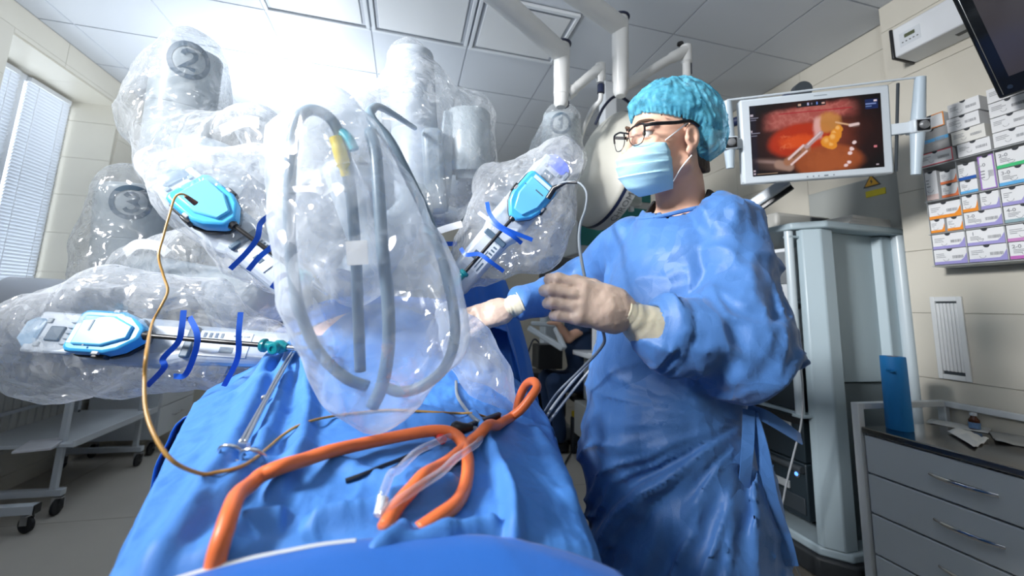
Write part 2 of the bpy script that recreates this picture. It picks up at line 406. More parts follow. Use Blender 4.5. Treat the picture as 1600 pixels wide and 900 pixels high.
# framed light panels in the ceiling
PANEL = mat('panel_diffuser', (.80, .82, .84), .45)
nm = ['leftmost', 'middle', 'rightmost']
for q, i in enumerate((3, 4, 5)):
    x0, x1, y0, y1 = gx[i], gx[i+1], gy[6], gy[7]
    t = thing('ceiling_light', 'square ceiling light panel with raised double frame, %s of three' % nm[q], 'ceiling light', ((x0+x1)/2, (y0+y1)/2, ZC), 'framed light panels in the ceiling')
    b = MB(); w_ = .022
    b.bx(x0+.006, x1-.006, y0+.006, y0+.006+w_, ZC-.016, ZC+.01); b.bx(x0+.006, x1-.006, y1-.006-w_, y1-.006, ZC-.016, ZC+.01)
    b.bx(x0+.006, x0+.006+w_, y0+.028, y1-.028, ZC-.016, ZC+.01); b.bx(x1-.006-w_, x1-.006, y0+.028, y1-.028, ZC-.016, ZC+.01)
    b.build('frame', WHITE_METAL, t, bevel=.003)
    b = MB(); b.bx(x0+.05, x1-.05, y0+.05, y1-.05, ZC-.012, ZC-.004)
    b.build('diffuser', PANEL, t, bevel=.004)
    b = MB(); b.bx(x0+.03, x1-.03, y0+.03, y1-.03, ZC-.003, ZC+.004); b.build('backing', GROOVE, t)
# sprinkler
p = atZ(715, 138, ZC)
t = thing('ceiling_sensor', 'small round white detector on the ceiling above the robot arms', 'detector', p)
b = MB(); b.lathe(p, (0, 0, -1), [(.001, -.0), (.035, .0), (.035, .008), (.026, .012), (.001, .012)], 20); b.build('base', WHITE_METAL, t)
b = MB(); b.lathe(p, (0, 0, -1), [(.012, .0121), (.012, .02), (.001, .026)], 14); b.build('head', WHITE_METAL, t)
# walls
TILE = mat('cream_wall_tile', (.70, .665, .575), .34, var=.07, scale=3.5, bump=.015, bscale=25, detail=7)
GROUT = mat('grout', (.55, .52, .45), .8)
def tiled(parent, o, u, v, W, H, tw, th, n, skip=None, u0=0.0, v0=0.0):
    """tiles on a plane: o corner, u/v unit axes, n outward; skip(u,v) -> rectangle holes as (u0,u1,v0,v1)"""
    o, u, v, n = map(lambda q: np.array(q, float), (o, u, v, n)); g = .0012; cache = {}
    us = [0]+[q for q in np.arange(u0 if u0 > 0 else tw, W, tw)]+[W]; vs = [0]+[q for q in np.arange(v0 if v0 > 0 else th, H, th)]+[H]
    for i in range(len(us)-1):
        for j in range(len(vs)-1):
            rects = [(us[i], us[i+1], vs[j], vs[j+1])]
            for (a, b_, c, d) in (skip or []):
                nr = []
                for (p, q, r, s) in rects:
                    if q <= a or p >= b_ or s <= c or r >= d: nr.append((p, q, r, s)); continue
                    if p < a: nr.append((p, a, r, s))
                    if q > b_: nr.append((b_, q, r, s))
                    pp, qq = max(p, a), min(q, b_)
                    if r < c: nr.append((pp, qq, r, c))
                    if s > d: nr.append((pp, qq, d, s))
                rects = nr
            for (p, q, r, s) in rects:
                if q-p < .02 or s-r < .02: continue
                key = (round(q-p, 3), round(s-r, 3))
                c = o+u*(p+q)/2+v*(r+s)/2
                if key not in cache:
                    b = MB(); hw, hh = (q-p)/2-g, (s-r)/2-g
                    b.prism([-u*hw-v*hh, u*hw-v*hh, u*hw+v*hh, -u*hw+v*hh], n*.008)
                    ob = b.build('tile', TILE, parent, smooth=0); cache[key] = ob.data; off = np.array(WM[ob].translation)
                    cache[key] = (ob.data, off)
                else: ob = bpy.data.objects.new('tile', cache[key][0]); link(ob, parent)
                mw = Matrix.Translation(Vector((c+cache[key][1]).tolist())); WM[ob] = mw; ob.matrix_basis = mw
# left wall with a deep window recess (Y 2.9..3.87, Z 0.95..2.77)
WY0, WY1, WZ0, WZ1, XW = 2.9, 3.868, .95, 2.772, -2.70
b = MB()
b.bx(XL-.45, XL-.008, YF, WY0, 0, ZC); b.bx(XL-.45, XL-.008, WY1, YB, 0, ZC); b.bx(XL-.45, XL-.008, WY0, WY1, 0, WZ0); b.bx(XL-.45, XL-.008, WY0, WY1, WZ1, ZC)
wl = tag(b.build('wall_left', GROUT, smooth=0), 'cream tiled wall with the recessed window', kind='structure')
tiled(wl, (XL-.008, YF, 0), (0, 1, 0), (0, 0, 1), YB-YF, ZC, .60, .30, (1, 0, 0), [(WY0-YF, WY1-YF, WZ0, WZ1)], u0=.28, v0=.1)
tiled(wl, (XL-.45, WY1+.0, WZ0), (1, 0, 0), (0, 0, 1), .44, WZ1-WZ0, .60, .30, (0, -1, 0), v0=.155)
tiled(wl, (XL-.45, WY0, WZ1), (1, 0, 0), (0, 1, 0), .44, WY1-WY0, .6, .6, (0, 0, -1))
# window with two blinds
wn = tag(thing('window_1', None, None, (XW, (WY0+WY1)/2, WZ0)), 'white framed window with closed blinds', kind='structure')
FRAME = mat('white_window_frame', (.80, .83, .87), .3)
b = MB(); y0, y1, z0, z1 = WY0+.0, WY1-.012, WZ0, WZ1-.012
ym = atX(33, 123, XW)[1]
b.bx(XW-.06, XW, y0, y1, z1-.05, z1); b.bx(XW-.06, XW, y0, y1, z0, z0+.05); b.bx(XW-.06, XW, y0, y0+.05, z0+.05, z1-.05); b.bx(XW-.06, XW, y1-.02, y1, z0+.05, z1-.05); b.bx(XW-.06, XW, ym-.03, ym+.03, z0+.05, z1-.05)
b.build('window_frame', FRAME, wn, bevel=.004)
GLASSDAY = emission('daylit_pane', (.85, .93, 1.0), 3.0)
for (a, c) in ((y0+.05, ym-.03), (ym+.03, y1-.02)):
    b = MB(); b.bx(XW-.05, XW-.04, a, c, z0+.05, z1-.05); b.build('pane', GLASSDAY, wn)
    b = MB(); b.bx(XW-.002, XW+.028, a+.01, c-.01, z1-.045, z1-.012); b.build('blind_rail', FRAME, wn, bevel=.003)
BLIND = mat('white_blind_slat', (.80, .84, .90), .45)
slat_me = {}
for (a, c) in ((y0+.05, ym-.03), (ym+.035, y1-.024)):
    z = z1-.06; first = None
    while z > z0+.02:
        if first is None:
            b = MB(); L = (c-a)/2
            b.loft([[(-.010, s*L, -.0130), (-.002, s*L, .0015), (.008, s*L, .0125), (.0065, s*L, .0125), (-.003, s*L, .0008), (-.0115, s*L, -.0130)] for s in (-1, 1)])
            first = b.build('slat', BLIND, wn); off = WM[first].translation.copy(); o = first
        else: o = bpy.data.objects.new('slat', first.data); link(o, wn)
        mw = Matrix.Translation(Vector((XW+.014, (a+c)/2, z))+off); WM[o] = mw; o.matrix_basis = mw
        z -= .0245
    b = MB()
    for yy in (a+.08, c-.08): b.bx(XW+.024, XW+.026, yy-.002, yy+.002, z0+.02, z1-.05)
    b.build('blind_cord', FRAME, wn)
# back wall, right walls
b = MB(); b.bx(XL-.45, XR+.2, YB, YB+.2, 0, ZC); wb = tag(b.build('wall_back', GROUT, smooth=0), 'cream tiled far wall', kind='structure')
tiled(wb, (XL, YB, 0), (1, 0, 0), (0, 0, 1), XR-XL, ZC, .60, .30, (0, -1, 0), v0=.1)
b = MB(); b.bx(XR+.008, XR+.2, 1.495, YB, 0, ZC); wr = tag(b.build('wall_right', GROUT, smooth=0), 'cream tiled wall behind the hanging monitor', kind='structure')
tiled(wr, (XR+.008, 1.497, 0), (0, 1, 0), (0, 0, 1), YB-1.497, ZC, .60, .30, (-1, 0, 0), v0=.1)
b = MB(); b.bx(XN+.008, XR+.2, YF, 1.495, 0, ZC); wn2 = tag(b.build('wall_right_front', GROUT, smooth=0), 'cream tiled wall section standing proud beside the camera', kind='structure')
tiled(wn2, (XN+.008, YF, 0), (0, 1, 0), (0, 0, 1), 1.495-YF, ZC, .60, .30, (-1, 0, 0), u0=.30, v0=.1)
b = MB(); b.bx(XL-.45, XR+.2, YF-.2, YF, 0, ZC); tag(b.build('wall_front', mat('plain_cream', (.6, .58, .5), .6), smooth=0), 'plain wall behind the camera', kind='structure')
# ================================================================== the surgeon
GOWN = mat('blue_gown_nonwoven', (.062, .182, .46), .50, var=.07, scale=14, bump=.10, bscale=420, spec=.45, sheen=.15, crease=.16, cscale=6.0, facet=.34, fscale=8.0)
SKIN = mat('skin', (.72, .43, .31), .48, var=.06, scale=40, bump=.04, bscale=220, sss=.15)
GLOVE = mat('latex_glove', (.62, .47, .38), .42, var=.06, scale=30, bump=.10, bscale=90, spec=.4, sss=.1)
CUFFM = mat('latex_cuff', (.64, .58, .44), .42, var=.05, scale=30, bump=.15, bscale=60, sss=.1)
MASKM = mat('pale_blue_mask', (.42, .70, .84), .65, var=.03, scale=50, bump=.08, bscale=350)
WSTRAP = mat('white_elastic', (.82, .82, .82), .7)
HAIR = mat('dark_brown_hair', (.035, .022, .015), .55, bump=.4, bscale=300, stretch=(1, 1, .25))
SCRUB = mat('black_scrub_cloth', (.012, .012, .014), .75, bump=.08, bscale=400)
TF = np.array([-.92, -.39, 0]); TL = np.array([.39, -.92, 0])
NB = at(1055, 318, 1.06)
SHL, SHR = NB+TL*.165+np.array([0, 0, -.085]), NB-TL*.165+np.array([0, 0, -.085])
ELL, WRL = at(1152, 545, .82), at(985, 495, .78)
ELR, WRR = at(915, 445, 1.40), at(812, 474, 1.25)
man = thing('person', 'standing man in blue surgical gown, hair cap, mask and glasses', 'person', (NB[0], NB[1], 0))
# ---- head (local frame: x forward, y left, z up)
HC = np.array([.602, .849, 1.666]); HS = 1.0
HF, HL, HZ = np.array([-.985, -.027, -.170]), np.array([.055, -.985, -.166]), np.array([-.163, -.173, .971])
HM = np.stack([HF, HL, HZ])                     # rows: local axes in world
def h2w(p): return HC+HS*(np.asarray(p, float)@HM)
def w2h(p): return ((np.asarray(p, float)-HC)@HM.T)/HS
nbl = w2h(NB+TF*-.035+np.array([0, 0, -.05])); clav = [w2h(NB+TL*s*.075+np.array([0, 0, -.085])) for s in (1, -1)]
def sd_head(P):
    A = P.copy(); A[:, 1] = np.abs(A[:, 1])
    d = sd_ell(P, (-.012, 0, .052), (.096, .076, .086))
    d = smin(d, sd_ell(P, (.040, 0, -.018), (.056, .060, .088)), .03)
    d = smin(d, sd_cone(A, (.002, .052, -.052), (.072, .014, -.098), .020, .018), .022)
    d = smin(d, sd_ell(A, (.060, .046, -.012), (.026, .017, .020)), .02)
    d = smin(d, sd_cone(A, (.088, .010, .042), (.076, .048, .040), .010, .008), .014)
    d = smax(d, -sd_ell(A, (.104, .034, .018), (.020, .020, .014)), .012)
    d = smin(d, sd_cone(P, (.094, 0, .026), (.120, 0, -.016), .0075, .013), .010)
    d = smin(d, sd_ell(A, (.104, .013, -.020), (.012, .009, .009)), .006)
    d = smin(d, sd_ell(P, (.098, 0, -.058), (.016, .026, .012)), .012)
    d = smin(d, sd_ell(A, (.0805, .034, .0285), (.0130, .0150, .0070)), .003); d = smin(d, sd_ell(A, (.0795, .034, .0125), (.0120, .0145, .0055)), .003)
    nk = sd_cone(P, (-.018, 0, -.03), nbl, .056, .062)
    d = smin(d, nk, .022)
    for c in clav: d = smin(d, sd_cone(P, nbl, c, .055, .045), .03)
    # ears
    e = sd_ell(A, (-.004, .0795, .004), (.019, .0075, .031))
    e = smax(e, -sd_ell(A, (.000, .0865, .004), (.0105, .0065, .019)), .004)
    e = smin(e, sd_ell(A, (.010, .080, -.002), (.005, .005, .008)), .004)
    e = smin(e, sd_ell(A, (.004, .077, -.028), (.009, .0055, .009)), .006)
    d = smin(d, e, .006)
    return d+.0006*vnoise(P*70, 4)
body = sdf_obj('body', sd_head, (-.13, -.17, -.30), (.15, .17, .15), .0052, SKIN, man, post=h2w)
# eyes, brows
EYEW = mat('eye_white', (.8, .78, .75), .2); IRIS = mat('iris', (.05, .035, .02), .15)
for s in (1, -1):
    b = MB(); c = h2w((.0820, s*.034, .0205)); g = h2w((.12, s*.034+.004, .021))-c; g /= np.linalg.norm(g)
    b.lathe(c, g, [(.0122*math.sin(a), -.0122*math.cos(a)) for a in np.linspace(.05, 3.09, 12)], 16); e = b.build('eyeball', EYEW, man, smooth=180)
    b = MB(); b.lathe(c, g, [(.0058, .0109), (.0045, .0122), (.001, .0127)], 14); b.build('iris', IRIS, e, smooth=180)
    b = MB(); pts = spline([h2w(q) for q in ((.1000, s*.012, .0440), (.0975, s*.028, .0500), (.086, s*.044, .0495), (.076, s*.054, .0450))], 6)
    b.tube(pts, [.0028, .0034]+[.0034]*(len(pts)-4)+[.0026, .0012], 8, up=tuple(HZ)); b.build('eyebrow', mat('brow_hair', (.10, .055, .03), .7, bump=.5, bscale=500), man)
b = MB(); c = h2w((.0640, .0640, .0560)); b.lathe(c, h2w((.08, .09, .06))-c, [(.0015, -.002), (.0018, .003), (.001, .0048)], 8); b.build('mole', mat('mole', (.06, .03, .02), .6), man)
# hair
def capz(x): return np.interp(x, [-.13, -.10, -.075, -.05, -.034, -.024, -.008, .02, .06, .115], [-.062, -.064, -.062, -.050, -.020, .018, .034, .044, .060, .084])
def sd_hair(P):
    d = sd_ell(P, (-.014, 0, .053), (.0985, .0785, .0885)); d = smin(d, sd_cone(P, (-.05, 0, -.03), (-.055, 0, -.07), .052, .05), .03)
    z = np.interp(P[:, 0], [-.13, -.06, -.035, -.022, .008, .016, .10], [-.075, -.078, -.05, .02, .02, .045, .088])
    return smax(d, z-P[:, 2], .004)
sdf_obj('hair', sd_hair, (-.13, -.10, -.10), (.12, .10, .15), .006, HAIR, man, post=h2w)
# bouffant cap
capm = bpy.data.materials.new('blue_cap_nonwoven'); capm.use_nodes = True; nt = capm.node_tree; pb = nt.nodes['Principled BSDF']
pb.inputs['Base Color'].default_value = (.13, .52, .70, 1); pb.inputs['Roughness'].default_value = .55
tcn = N(nt, 'ShaderNodeTexCoord'); nn = N(nt, 'ShaderNodeTexNoise', Scale=45.0, Detail=3.0); nt.links.new(tcn.outputs['Object'], nn.inputs['Vector'])
mr = N(nt, 'ShaderNodeMapRange'); mr.inputs['From Min'].default_value = .3; mr.inputs['From Max'].default_value = .7; mr.inputs['To Min'].default_value = .22; mr.inputs['To Max'].default_value = .74; nt.links.new(nn.outputs['Fac'], mr.inputs['Value'])
tr = N(nt, 'ShaderNodeBsdfTransparent'); tr.inputs[0].default_value = (.75, .92, 1, 1); mxs = N(nt, 'ShaderNodeMixShader')
nt.links.new(mr.outputs[0], mxs.inputs[0]); nt.links.new(tr.outputs[0], mxs.inputs[1]); nt.links.new(pb.outputs[0], mxs.inputs[2]); nt.links.new(mxs.outputs[0], nt.nodes['Material Output'].inputs[0])
MATS['cap'] = capm
def sd_cap(P):
    q = P.copy(); q[:, 0] += .012*np.sin(P[:, 2]*60)
    d = sd_ell(P, (-.020, 0, .054), (.122, .099, .104))
    d = smin(d, sd_ell(P, (-.066, 0, -.002), (.060, .086, .066)), .04)
    # gather towards the elastic hem
    hem = P[:, 2]-capz(P[:, 0]); k = smooth1(1-hem/.035)
    d = d+k*.014
    ang = np.arctan2(P[:, 1], P[:, 0]+.02); n = np.stack([ang*7, hem*9, np.zeros(len(P))], 1)
    d = d-.0060*ridge(np.stack([ang*5.6+fbm(P*22, 3)*1.2, hem*24+fbm(P*15, 7), P[:, 0]*4], 1), 11, 2)*(1-.5*k)-.0022*ridge(P*52, 5)
    d = d-k*.0022*np.sin(ang*62)
    inner = sd_ell(P, (-.014, 0, .053), (.1, .080, .0900))
    return smax(smax(d, -hem, .003), -inner, .004)
cap = sdf_obj('hair_cap', sd_cap, (-.175, -.13, -.10), (.125, .13, .175), .0037, capm, man, post=h2w)
# mask: pleated sheet from the nose bridge to below the chin
mv = []; nu, nv = 41, 45
for j in range(nv):
    v = j/(nv-1)
    c = np.array([np.interp(v, [0, .12, .35, .6, .85, 1], [.106, .126, .140, .139, .120, .088]), 0, np.interp(v, [0, .12, .35, .6, .85, 1], [.000, -.012, -.034, -.066, -.103, -.124])])
    s_ = np.array([np.interp(v, [0, .25, .5, .75, 1], [.062, .052, .047, .040, .030]), np.interp(v, [0, .25, .5, .75, 1], [.0705, .0710, .0690, .0625, .0440]), np.interp(v, [0, .25, .5, .75, 1], [-.008, -.028, -.050, -.080, -.112])])
    pl = 0
    for k in (.30, .48, .66):
        t_ = (v-k)/.10; pl += .0048*np.exp(-max(t_, 0)*1.4)*smooth1((t_+.16)/.16)*(1 if t_ < 2.6 else 0)
    for i in range(nu):
        u = -1+2*i/(nu-1); a = u*math.pi/2
        x = s_[0]+(c[0]-s_[0])*max(math.cos(a), 0)**.85; y = s_[1]*(math.sin(a)*.75+.25*u); z = s_[2]+(c[2]-s_[2])*max(math.cos(a), 0)**.9
        p = np.array([x, y, z]); n = np.array([math.cos(a), math.sin(a), -.25*(v-.5)]); n /= np.linalg.norm(n)
        mv.append(p+n*(pl*(1-abs(u)**5)+.0016*float(vnoise(np.array([u*3, v*9, 1.]), 8))))
mv = h2w(np.array(mv)); mf = [(j*nu+i, j*nu+i+1, (j+1)*nu+i+1, (j+1)*nu+i) for j in range(nv-1) for i in range(nu-1)]
mo = mk('face_mask', mv, mf, MASKM, man, 60); sm = mo.modifiers.new('s', 'SOLIDIFY'); sm.thickness = .0022
for s in (1, -1):
    for a, q in ((((.060, s*.0665, -.002), (.035, s*.0755, .016), (.006, s*.0835, .036))), None), ((((.036, s*.0555, -.095), (.022, s*.066, -.068), (.002, s*.081, -.040))), None):
        b = MB(); b.tube(spline([h2w(k) for k in a], 8), .0016, 8); b.build('ear_loop', WSTRAP, mo)
# glasses
gl = thing('glasses', 'black rectangular half-rim glasses worn by the standing man', 'glasses', h2w((.115, 0, .01)))
GFR = mat('glasses_black', (.008, .008, .01), .25); LENS = plastic_film('lens_glass', .0, (1, 1, 1), .03, 0.0)
for s in (1, -1):
    def gp(y, z): return h2w((.117-.20*max(y-.004, 0)*max(y, 0)*7, s*y, z+.002))
    out = [(.010, .030), (.030, .036), (.056, .036), (.064, .030), (.063, .012), (.056, -.003), (.042, -.008), (.024, -.006), (.013, .004), (.009, .018)]
    loop = spline([gp(*q) for q in out+[out[0]]], 5)
    b = MB(); b.tube(loop[:20], .0024, 8); b.build('rim_top', GFR, gl)
    b = MB(); b.tube(loop[19:], .0011, 6); b.build('rim_wire', GFR, gl)
    b = MB(); b.add(loop[:-1], [tuple(range(len(loop)-1))]); b.build('lens', LENS, gl)
    b = MB(); b.tube(spline([gp(.064, .031), h2w((.088, s*.075, .034)), h2w((.04, s*.0815, .034)), h2w((.006, s*.086, .036)), h2w((-.018, s*.086, .024))], 6), .0026, 8, flat=1.6, up=tuple(HZ)); b.build('temple_arm', GFR, gl)
b = MB(); b.tube(spline([h2w((.117, .010, .026)), h2w((.122, 0, .030)), h2w((.117, -.010, .026))], 5), .0022, 8); b.build('bridge', GFR, gl)
# black scrub collar
def collar(P):
    q = (P-NB)@TF; l = (P-NB)@TL; h = P[:, 2]-NB[2]
    d = np.hypot(q*1.0+.022+h*.10, l)-np.interp(h, [-.12, -.02, .05], [.118, .088, .070])
    top = h-(.026-np.maximum(q+.02, 0)*1.25)
    return smax(smax(np.abs(d)-.0045, top, .004), -(h+.085), .004)
sdf_obj('scrub_collar', collar, NB+np.array([-.16, -.16, -.11]), NB+np.array([.16, .16, .06]), .0045, SCRUB, man)
# gown
TIE = at(1172, 640, .86)
def loc(P): q = P-NB; return q@TF, q@TL, P[:, 2]
SK = np.array([.035, -.01, 0])
def sd_gown(P):
    q, l, z = loc(P)
    zz = [0.18, .45, .80, 1.00, 1.15, 1.30, 1.40, 1.46, 1.505, 1.54]
    hw = np.interp(z, zz, [.232, .220, .202, .196, .192, .190, .170, .130, .090, .07]); hd = np.interp(z, zz, [.215, .20, .180, .165, .150, .140, .125, .105, .085, .065])
    qc = np.interp(z, zz, [-.02, -.01, .00, .01, .01, .0, -.01, -.015, -.02, -.02])
    lc = np.interp(z, [.2, .6, .9, 1.15, 1.3], [-.012, -.020, -.034, -.018, 0]); k = np.sqrt(((q-qc)/hd)**2+((l-lc)/hw)**2); d = (k-1)*np.minimum(hw, hd)*.92
    d = smax(d, np.abs(z-.86)-.66, .02)
    # lower folds fan out from the tied waist
    ty, tz = (P-TIE)@TL, P[:, 2]-TIE[2]; an = np.arctan2(tz, ty-.02); rad = np.hypot(ty, tz)
    low = smooth1((1.14-z)/.10)
    wob = fbm(P*6, 21)*.35
    fold = ridge(np.stack([an*4.6+wob*1.6, rad*1.4, P[:, 0]*.8], 1), 31, 2)
    d = d-low*(.026*fold*smooth1(rad/.18)+.006*ridge(P*np.array([11, 11, 5]), 33, 2))+low*.018*np.exp(-(rad/.10)**2)
    # chest: soft vertical folds
    up = 1-low
    d = d-up*(.0125*ridge(np.stack([l*9+q*3+fbm(P*5, 2)*.5, z*1.8, q*2], 1), 41, 1)+.006*ridge(P*8+fbm(P*4, 44)[:, None], 43, 2))
    # sleeves
    pa = np.linalg.norm(P-ELL, axis=1)
    s1 = sd_cone(P, SHL-TL*.04+np.array([0, 0, .005]), ELL+np.array([.020, .0, .03]), .070, .086)
    s1 = smin(s1, sd_ell(P, ELL+np.array([.012, .012, -.005]), (.084, .078, .080)), .03)
    W0 = WRL+(ELL-WRL)*.27
    s1 = smin(s1, sd_cone(P, ELL, W0, .084, .048), .05)
    s1 = smin(s1, sd_ell(P, W0+np.array([.02, .0, -.030]), (.040, .045, .05)), .03)
    t = ((P-ELL)@(SHL-ELL))/((SHL-ELL)@(SHL-ELL)); f_ = ((P-ELL)@(WRL-ELL))/((WRL-ELL)@(WRL-ELL))
    cr = np.exp(-((t-.05)/.5)**2)
    s1 = s1-.016*ridge(np.stack([t*2.6+fbm(P*7, 51)*.9, (P@TF)*4.5, f_*3.2], 1), 52, 2)-.0055*ridge(P*12, 54, 2)-.003*np.sin(f_*70)*np.exp(-((f_-.70)/.08)**2)
    s2 = sd_cone(P, SHR+TL*.03, ELR, .068, .080)
    W1 = WRR+(ELR-WRR)*.06
    s2 = smin(s2, sd_cone(P, ELR, W1, .08, .047), .05)
    s2 = s2-.011*ridge(P*np.array([8, 8, 6]), 61, 2)
    d = smin(d, s1, .007); d = smin(d, s2, .02)
    # neck opening
    op = sd_cone(P, NB+np.array([0, 0, -.10])-TF*.005+TL*.008, NB+np.array([0, 0, .12])-TF*.035+TL*.012, .082, .128)
    d = smax(d, -op, .006)
    # hollow wrists
    d = smax(d, -sd_cone(P, W0+(WRL-W0)*.0, WRL+(WRL-W0)*.5, .034, .034), .008)
    return d
gown = sdf_obj('gown', sd_gown, NB+np.array([-.46, -.42, -1.36]), NB+np.array([.36, .62, .06]), .0068, GOWN, man, relax=1)
# neckline binding, cuffs, ties
nbv = []
for k in range(41):
    a = 2*math.pi*k/40; c = NB+np.array([0, 0, .0])
    p = c+(TF*math.cos(a)*1.02+TL*math.sin(a))*.100-TF*.012; p[2] = NB[2]-.022-.030*math.cos(a)+.006*abs(math.sin(a)); nbv.append(p)
b = MB(); b.tube(nbv, .0052, 8); b.build('neck_binding', GOWN, gown)
def ribbon(name, pts, w, m, parent, up=(0, 0, 1), th=.0012, tw=0.0):
    P = spline(pts, 8); b = MB(); rings = []
    for i, p in enumerate(P):
        t = P[min(i+1, len(P)-1)]-P[max(i-1, 0)]; t /= np.linalg.norm(t)
        u = np.array(up, float); a = tw*i/len(P); s = np.cross(t, u); s /= np.linalg.norm(s)+1e-9; n = np.cross(s, t)
        s2 = s*math.cos(a)+n*math.sin(a); n2 = np.cross(s2, t)
        rings.append([p+s2*w/2+n2*th, p-s2*w/2+n2*th, p-s2*w/2-n2*th, p+s2*w/2-n2*th])
    b.loft(rings); return b.build(name, m, parent)
ribbon('tie', [at(1168, 640, .84), at(1195, 650, .82), at(1225, 668, .81), at(1252, 686, .81)], .024, GOWN, gown, up=(.3, .9, .2), tw=1.0)
ribbon('tie', [at(1175, 645, .83), at(1190, 700, .81), at(1205, 780, .80), at(1225, 840, .80), at(1236, 884, .80)], .026, GOWN, gown, up=(.8, .2, .1), tw=.8)
ribbon('tie', [at(1170, 640, .83), at(1168, 700, .81), at(1162, 780, .80), at(1166, 860, .80), at(1160, 940, .80)], .022, GOWN, gown, up=(.6, .6, .1), tw=1.4)
# trousers and shoes (below the frame)
for s in (1, -1):
    hip = NB+TL*s*.10; hip = np.array([hip[0], hip[1], .62]); ft = np.array([hip[0], hip[1], .07])
    b = MB(); b.tube([hip, hip*.5+ft*.5, ft], [.085, .072, .065], 16); b.build('trouser_leg', mat('dark_blue_scrub', (.015, .03, .08), .8), man)
    b = MB(); rings = []
    for x, wd, hh in ((-.10, .03, .05), (-.06, .042, .075), (.02, .045, .08), (.10, .05, .06), (.16, .045, .04), (.185, .02, .03)):
        c = ft+TF*x; rings.append([c+TL*wd*math.cos(a)+np.array([0, 0, -.069+hh*.5+hh*.5*math.sin(a)]) for a in np.linspace(0, 2*math.pi, 13)[:-1]])
    b.loft(rings); b.build('shoe', WHITE_METAL, man)
# ---- gloves
def hand_frame(wr, kn, dorsal):
    X = kn-wr; X = X/np.linalg.norm(X); Zd = np.array(dorsal, float); Zd = Zd-X*(Zd@X); Zd /= np.linalg.norm(Zd); Y = np.cross(Zd, X)
    return np.stack([X, Y, Zd])
def glove(wr, kn, dorsal, sc, fingers, thumb, cuff_to, r_cuff, flip=1):
    M = hand_frame(wr, kn, dorsal); M[1] *= flip
    w2l = lambda P: ((P-wr)@M.T)/sc; l2w = lambda p: wr+sc*(np.asarray(p, float)@M)
    ct = w2l(np.array([cuff_to]))[0]
    def hand(P):
        d = sd_box(P, (.048, .0, .0), (.050, .042, .0165), None, .0155)
        d = smin(d, sd_ell(P, (.03, .026, -.012), (.034, .018, .017)), .015)
        d = smin(d, sd_cone(P, (-.005, 0, 0), (.03, .0, 0), .029, .030), .025)
        for base, segs in fingers:
            p = np.array(base, float); r = .0108; pts = [p-np.array([.02, 0, 0]), p]; rs = [.011, r*1.06]
            for (dx, dy, dz, rr) in segs: p = p+np.array([dx, dy, dz]); pts.append(p); rs.append(rr)
            f = sd_chain(P, pts, rs, .003); d = smin(d, f, .0045)
        d = smin(d, sd_chain(P, [np.array(q[:3]) for q in thumb], [q[3] for q in thumb], .004), .008)
        return d-.0009*ridge(P*np.array([40, 70, 70]), 5)-.0006*fbm(P*120, 6, 2)
    allp = np.vstack([[b_[0]+sum(s[0] for s in sg), b_[1]+sum(s[1] for s in sg), b_[2]+sum(s[2] for s in sg)] for b_, sg in fingers])
    o = sdf_obj('glove', hand, (-.045, -.075, -.105), (.165, .075, .045), .0034, GLOVE, man, post=l2w)
    # rolled cuff over the sleeve
    b = MB(); rings = []; A = wr; B = np.array(cuff_to, float); n = 26; k = 26
    ax = (B-A)/np.linalg.norm(B-A); u = np.cross(ax, [0, 0, 1]); u /= np.linalg.norm(u); v = np.cross(ax, u)
    for i in range(n):
        t = i/(n-1); c = A+(B-A)*(t*1.06-.06); r = (r_cuff[0]+(r_cuff[1]-r_cuff[0])*smooth1(t))+.0006*math.sin(t*46+3*math.sin(t*9))*(1 if t < .45 else .2)+(.0016 if t > .95 else 0)
        rings.append([c+(u*math.cos(2*math.pi*j/k)*1.08+v*math.sin(2*math.pi*j/k)*.94)*(r+.0016*float(vnoise(np.array([math.cos(2*math.pi*j/k)*2, math.sin(2*math.pi*j/k)*2, t*5]), 9))) for j in range(k)])
    b.loft(rings, cap=False); c_ = b.build('cuff', CUFFM, o, smooth=180); sm = c_.modifiers.new('s', 'SOLIDIFY'); sm.thickness = .002
    return o
# near (left) hand: back of the hand to the camera, fingers curled away round the cable
cur = [(.034, .004, -.012, .0108), (.004, .001, -.030, .0102), (-.020, 0, -.008, .0095)]
fing = [((.094, .031, -.001), [(.038, .003, -.010, .0108), (.008, .0, -.028, .0102), (-.018, -.002, -.012, .0094)]),
        ((.099, .010, .001), [(.042, .000, -.012, .0110), (.004, .0, -.030, .0104), (-.022, 0, -.008, .0096)]),
        ((.095, -.011, -.001), [(.036, -.001, -.014, .0106), (.002, .0, -.028, .0100), (-.022, 0, -.006, .0094)]),
        ((.086, -.031, -.004), [(.030, -.002, -.013, .0098), (.0, .001, -.024, .0094), (-.018, .001, -.005, .0088)])]
th = [(.015, .022, -.012, .015), (.055, .040, -.024, .0135), (.088, .043, -.034, .0118), (.112, .036, -.042, .0098)]
glove(at(972, 488, .775), at(886, 466, .755), CAM-at(900, 470, .76)+np.array([0, 0, .12]), 1.0, fing, th, at(1026, 520, .795), (.0295, .050), flip=-1)
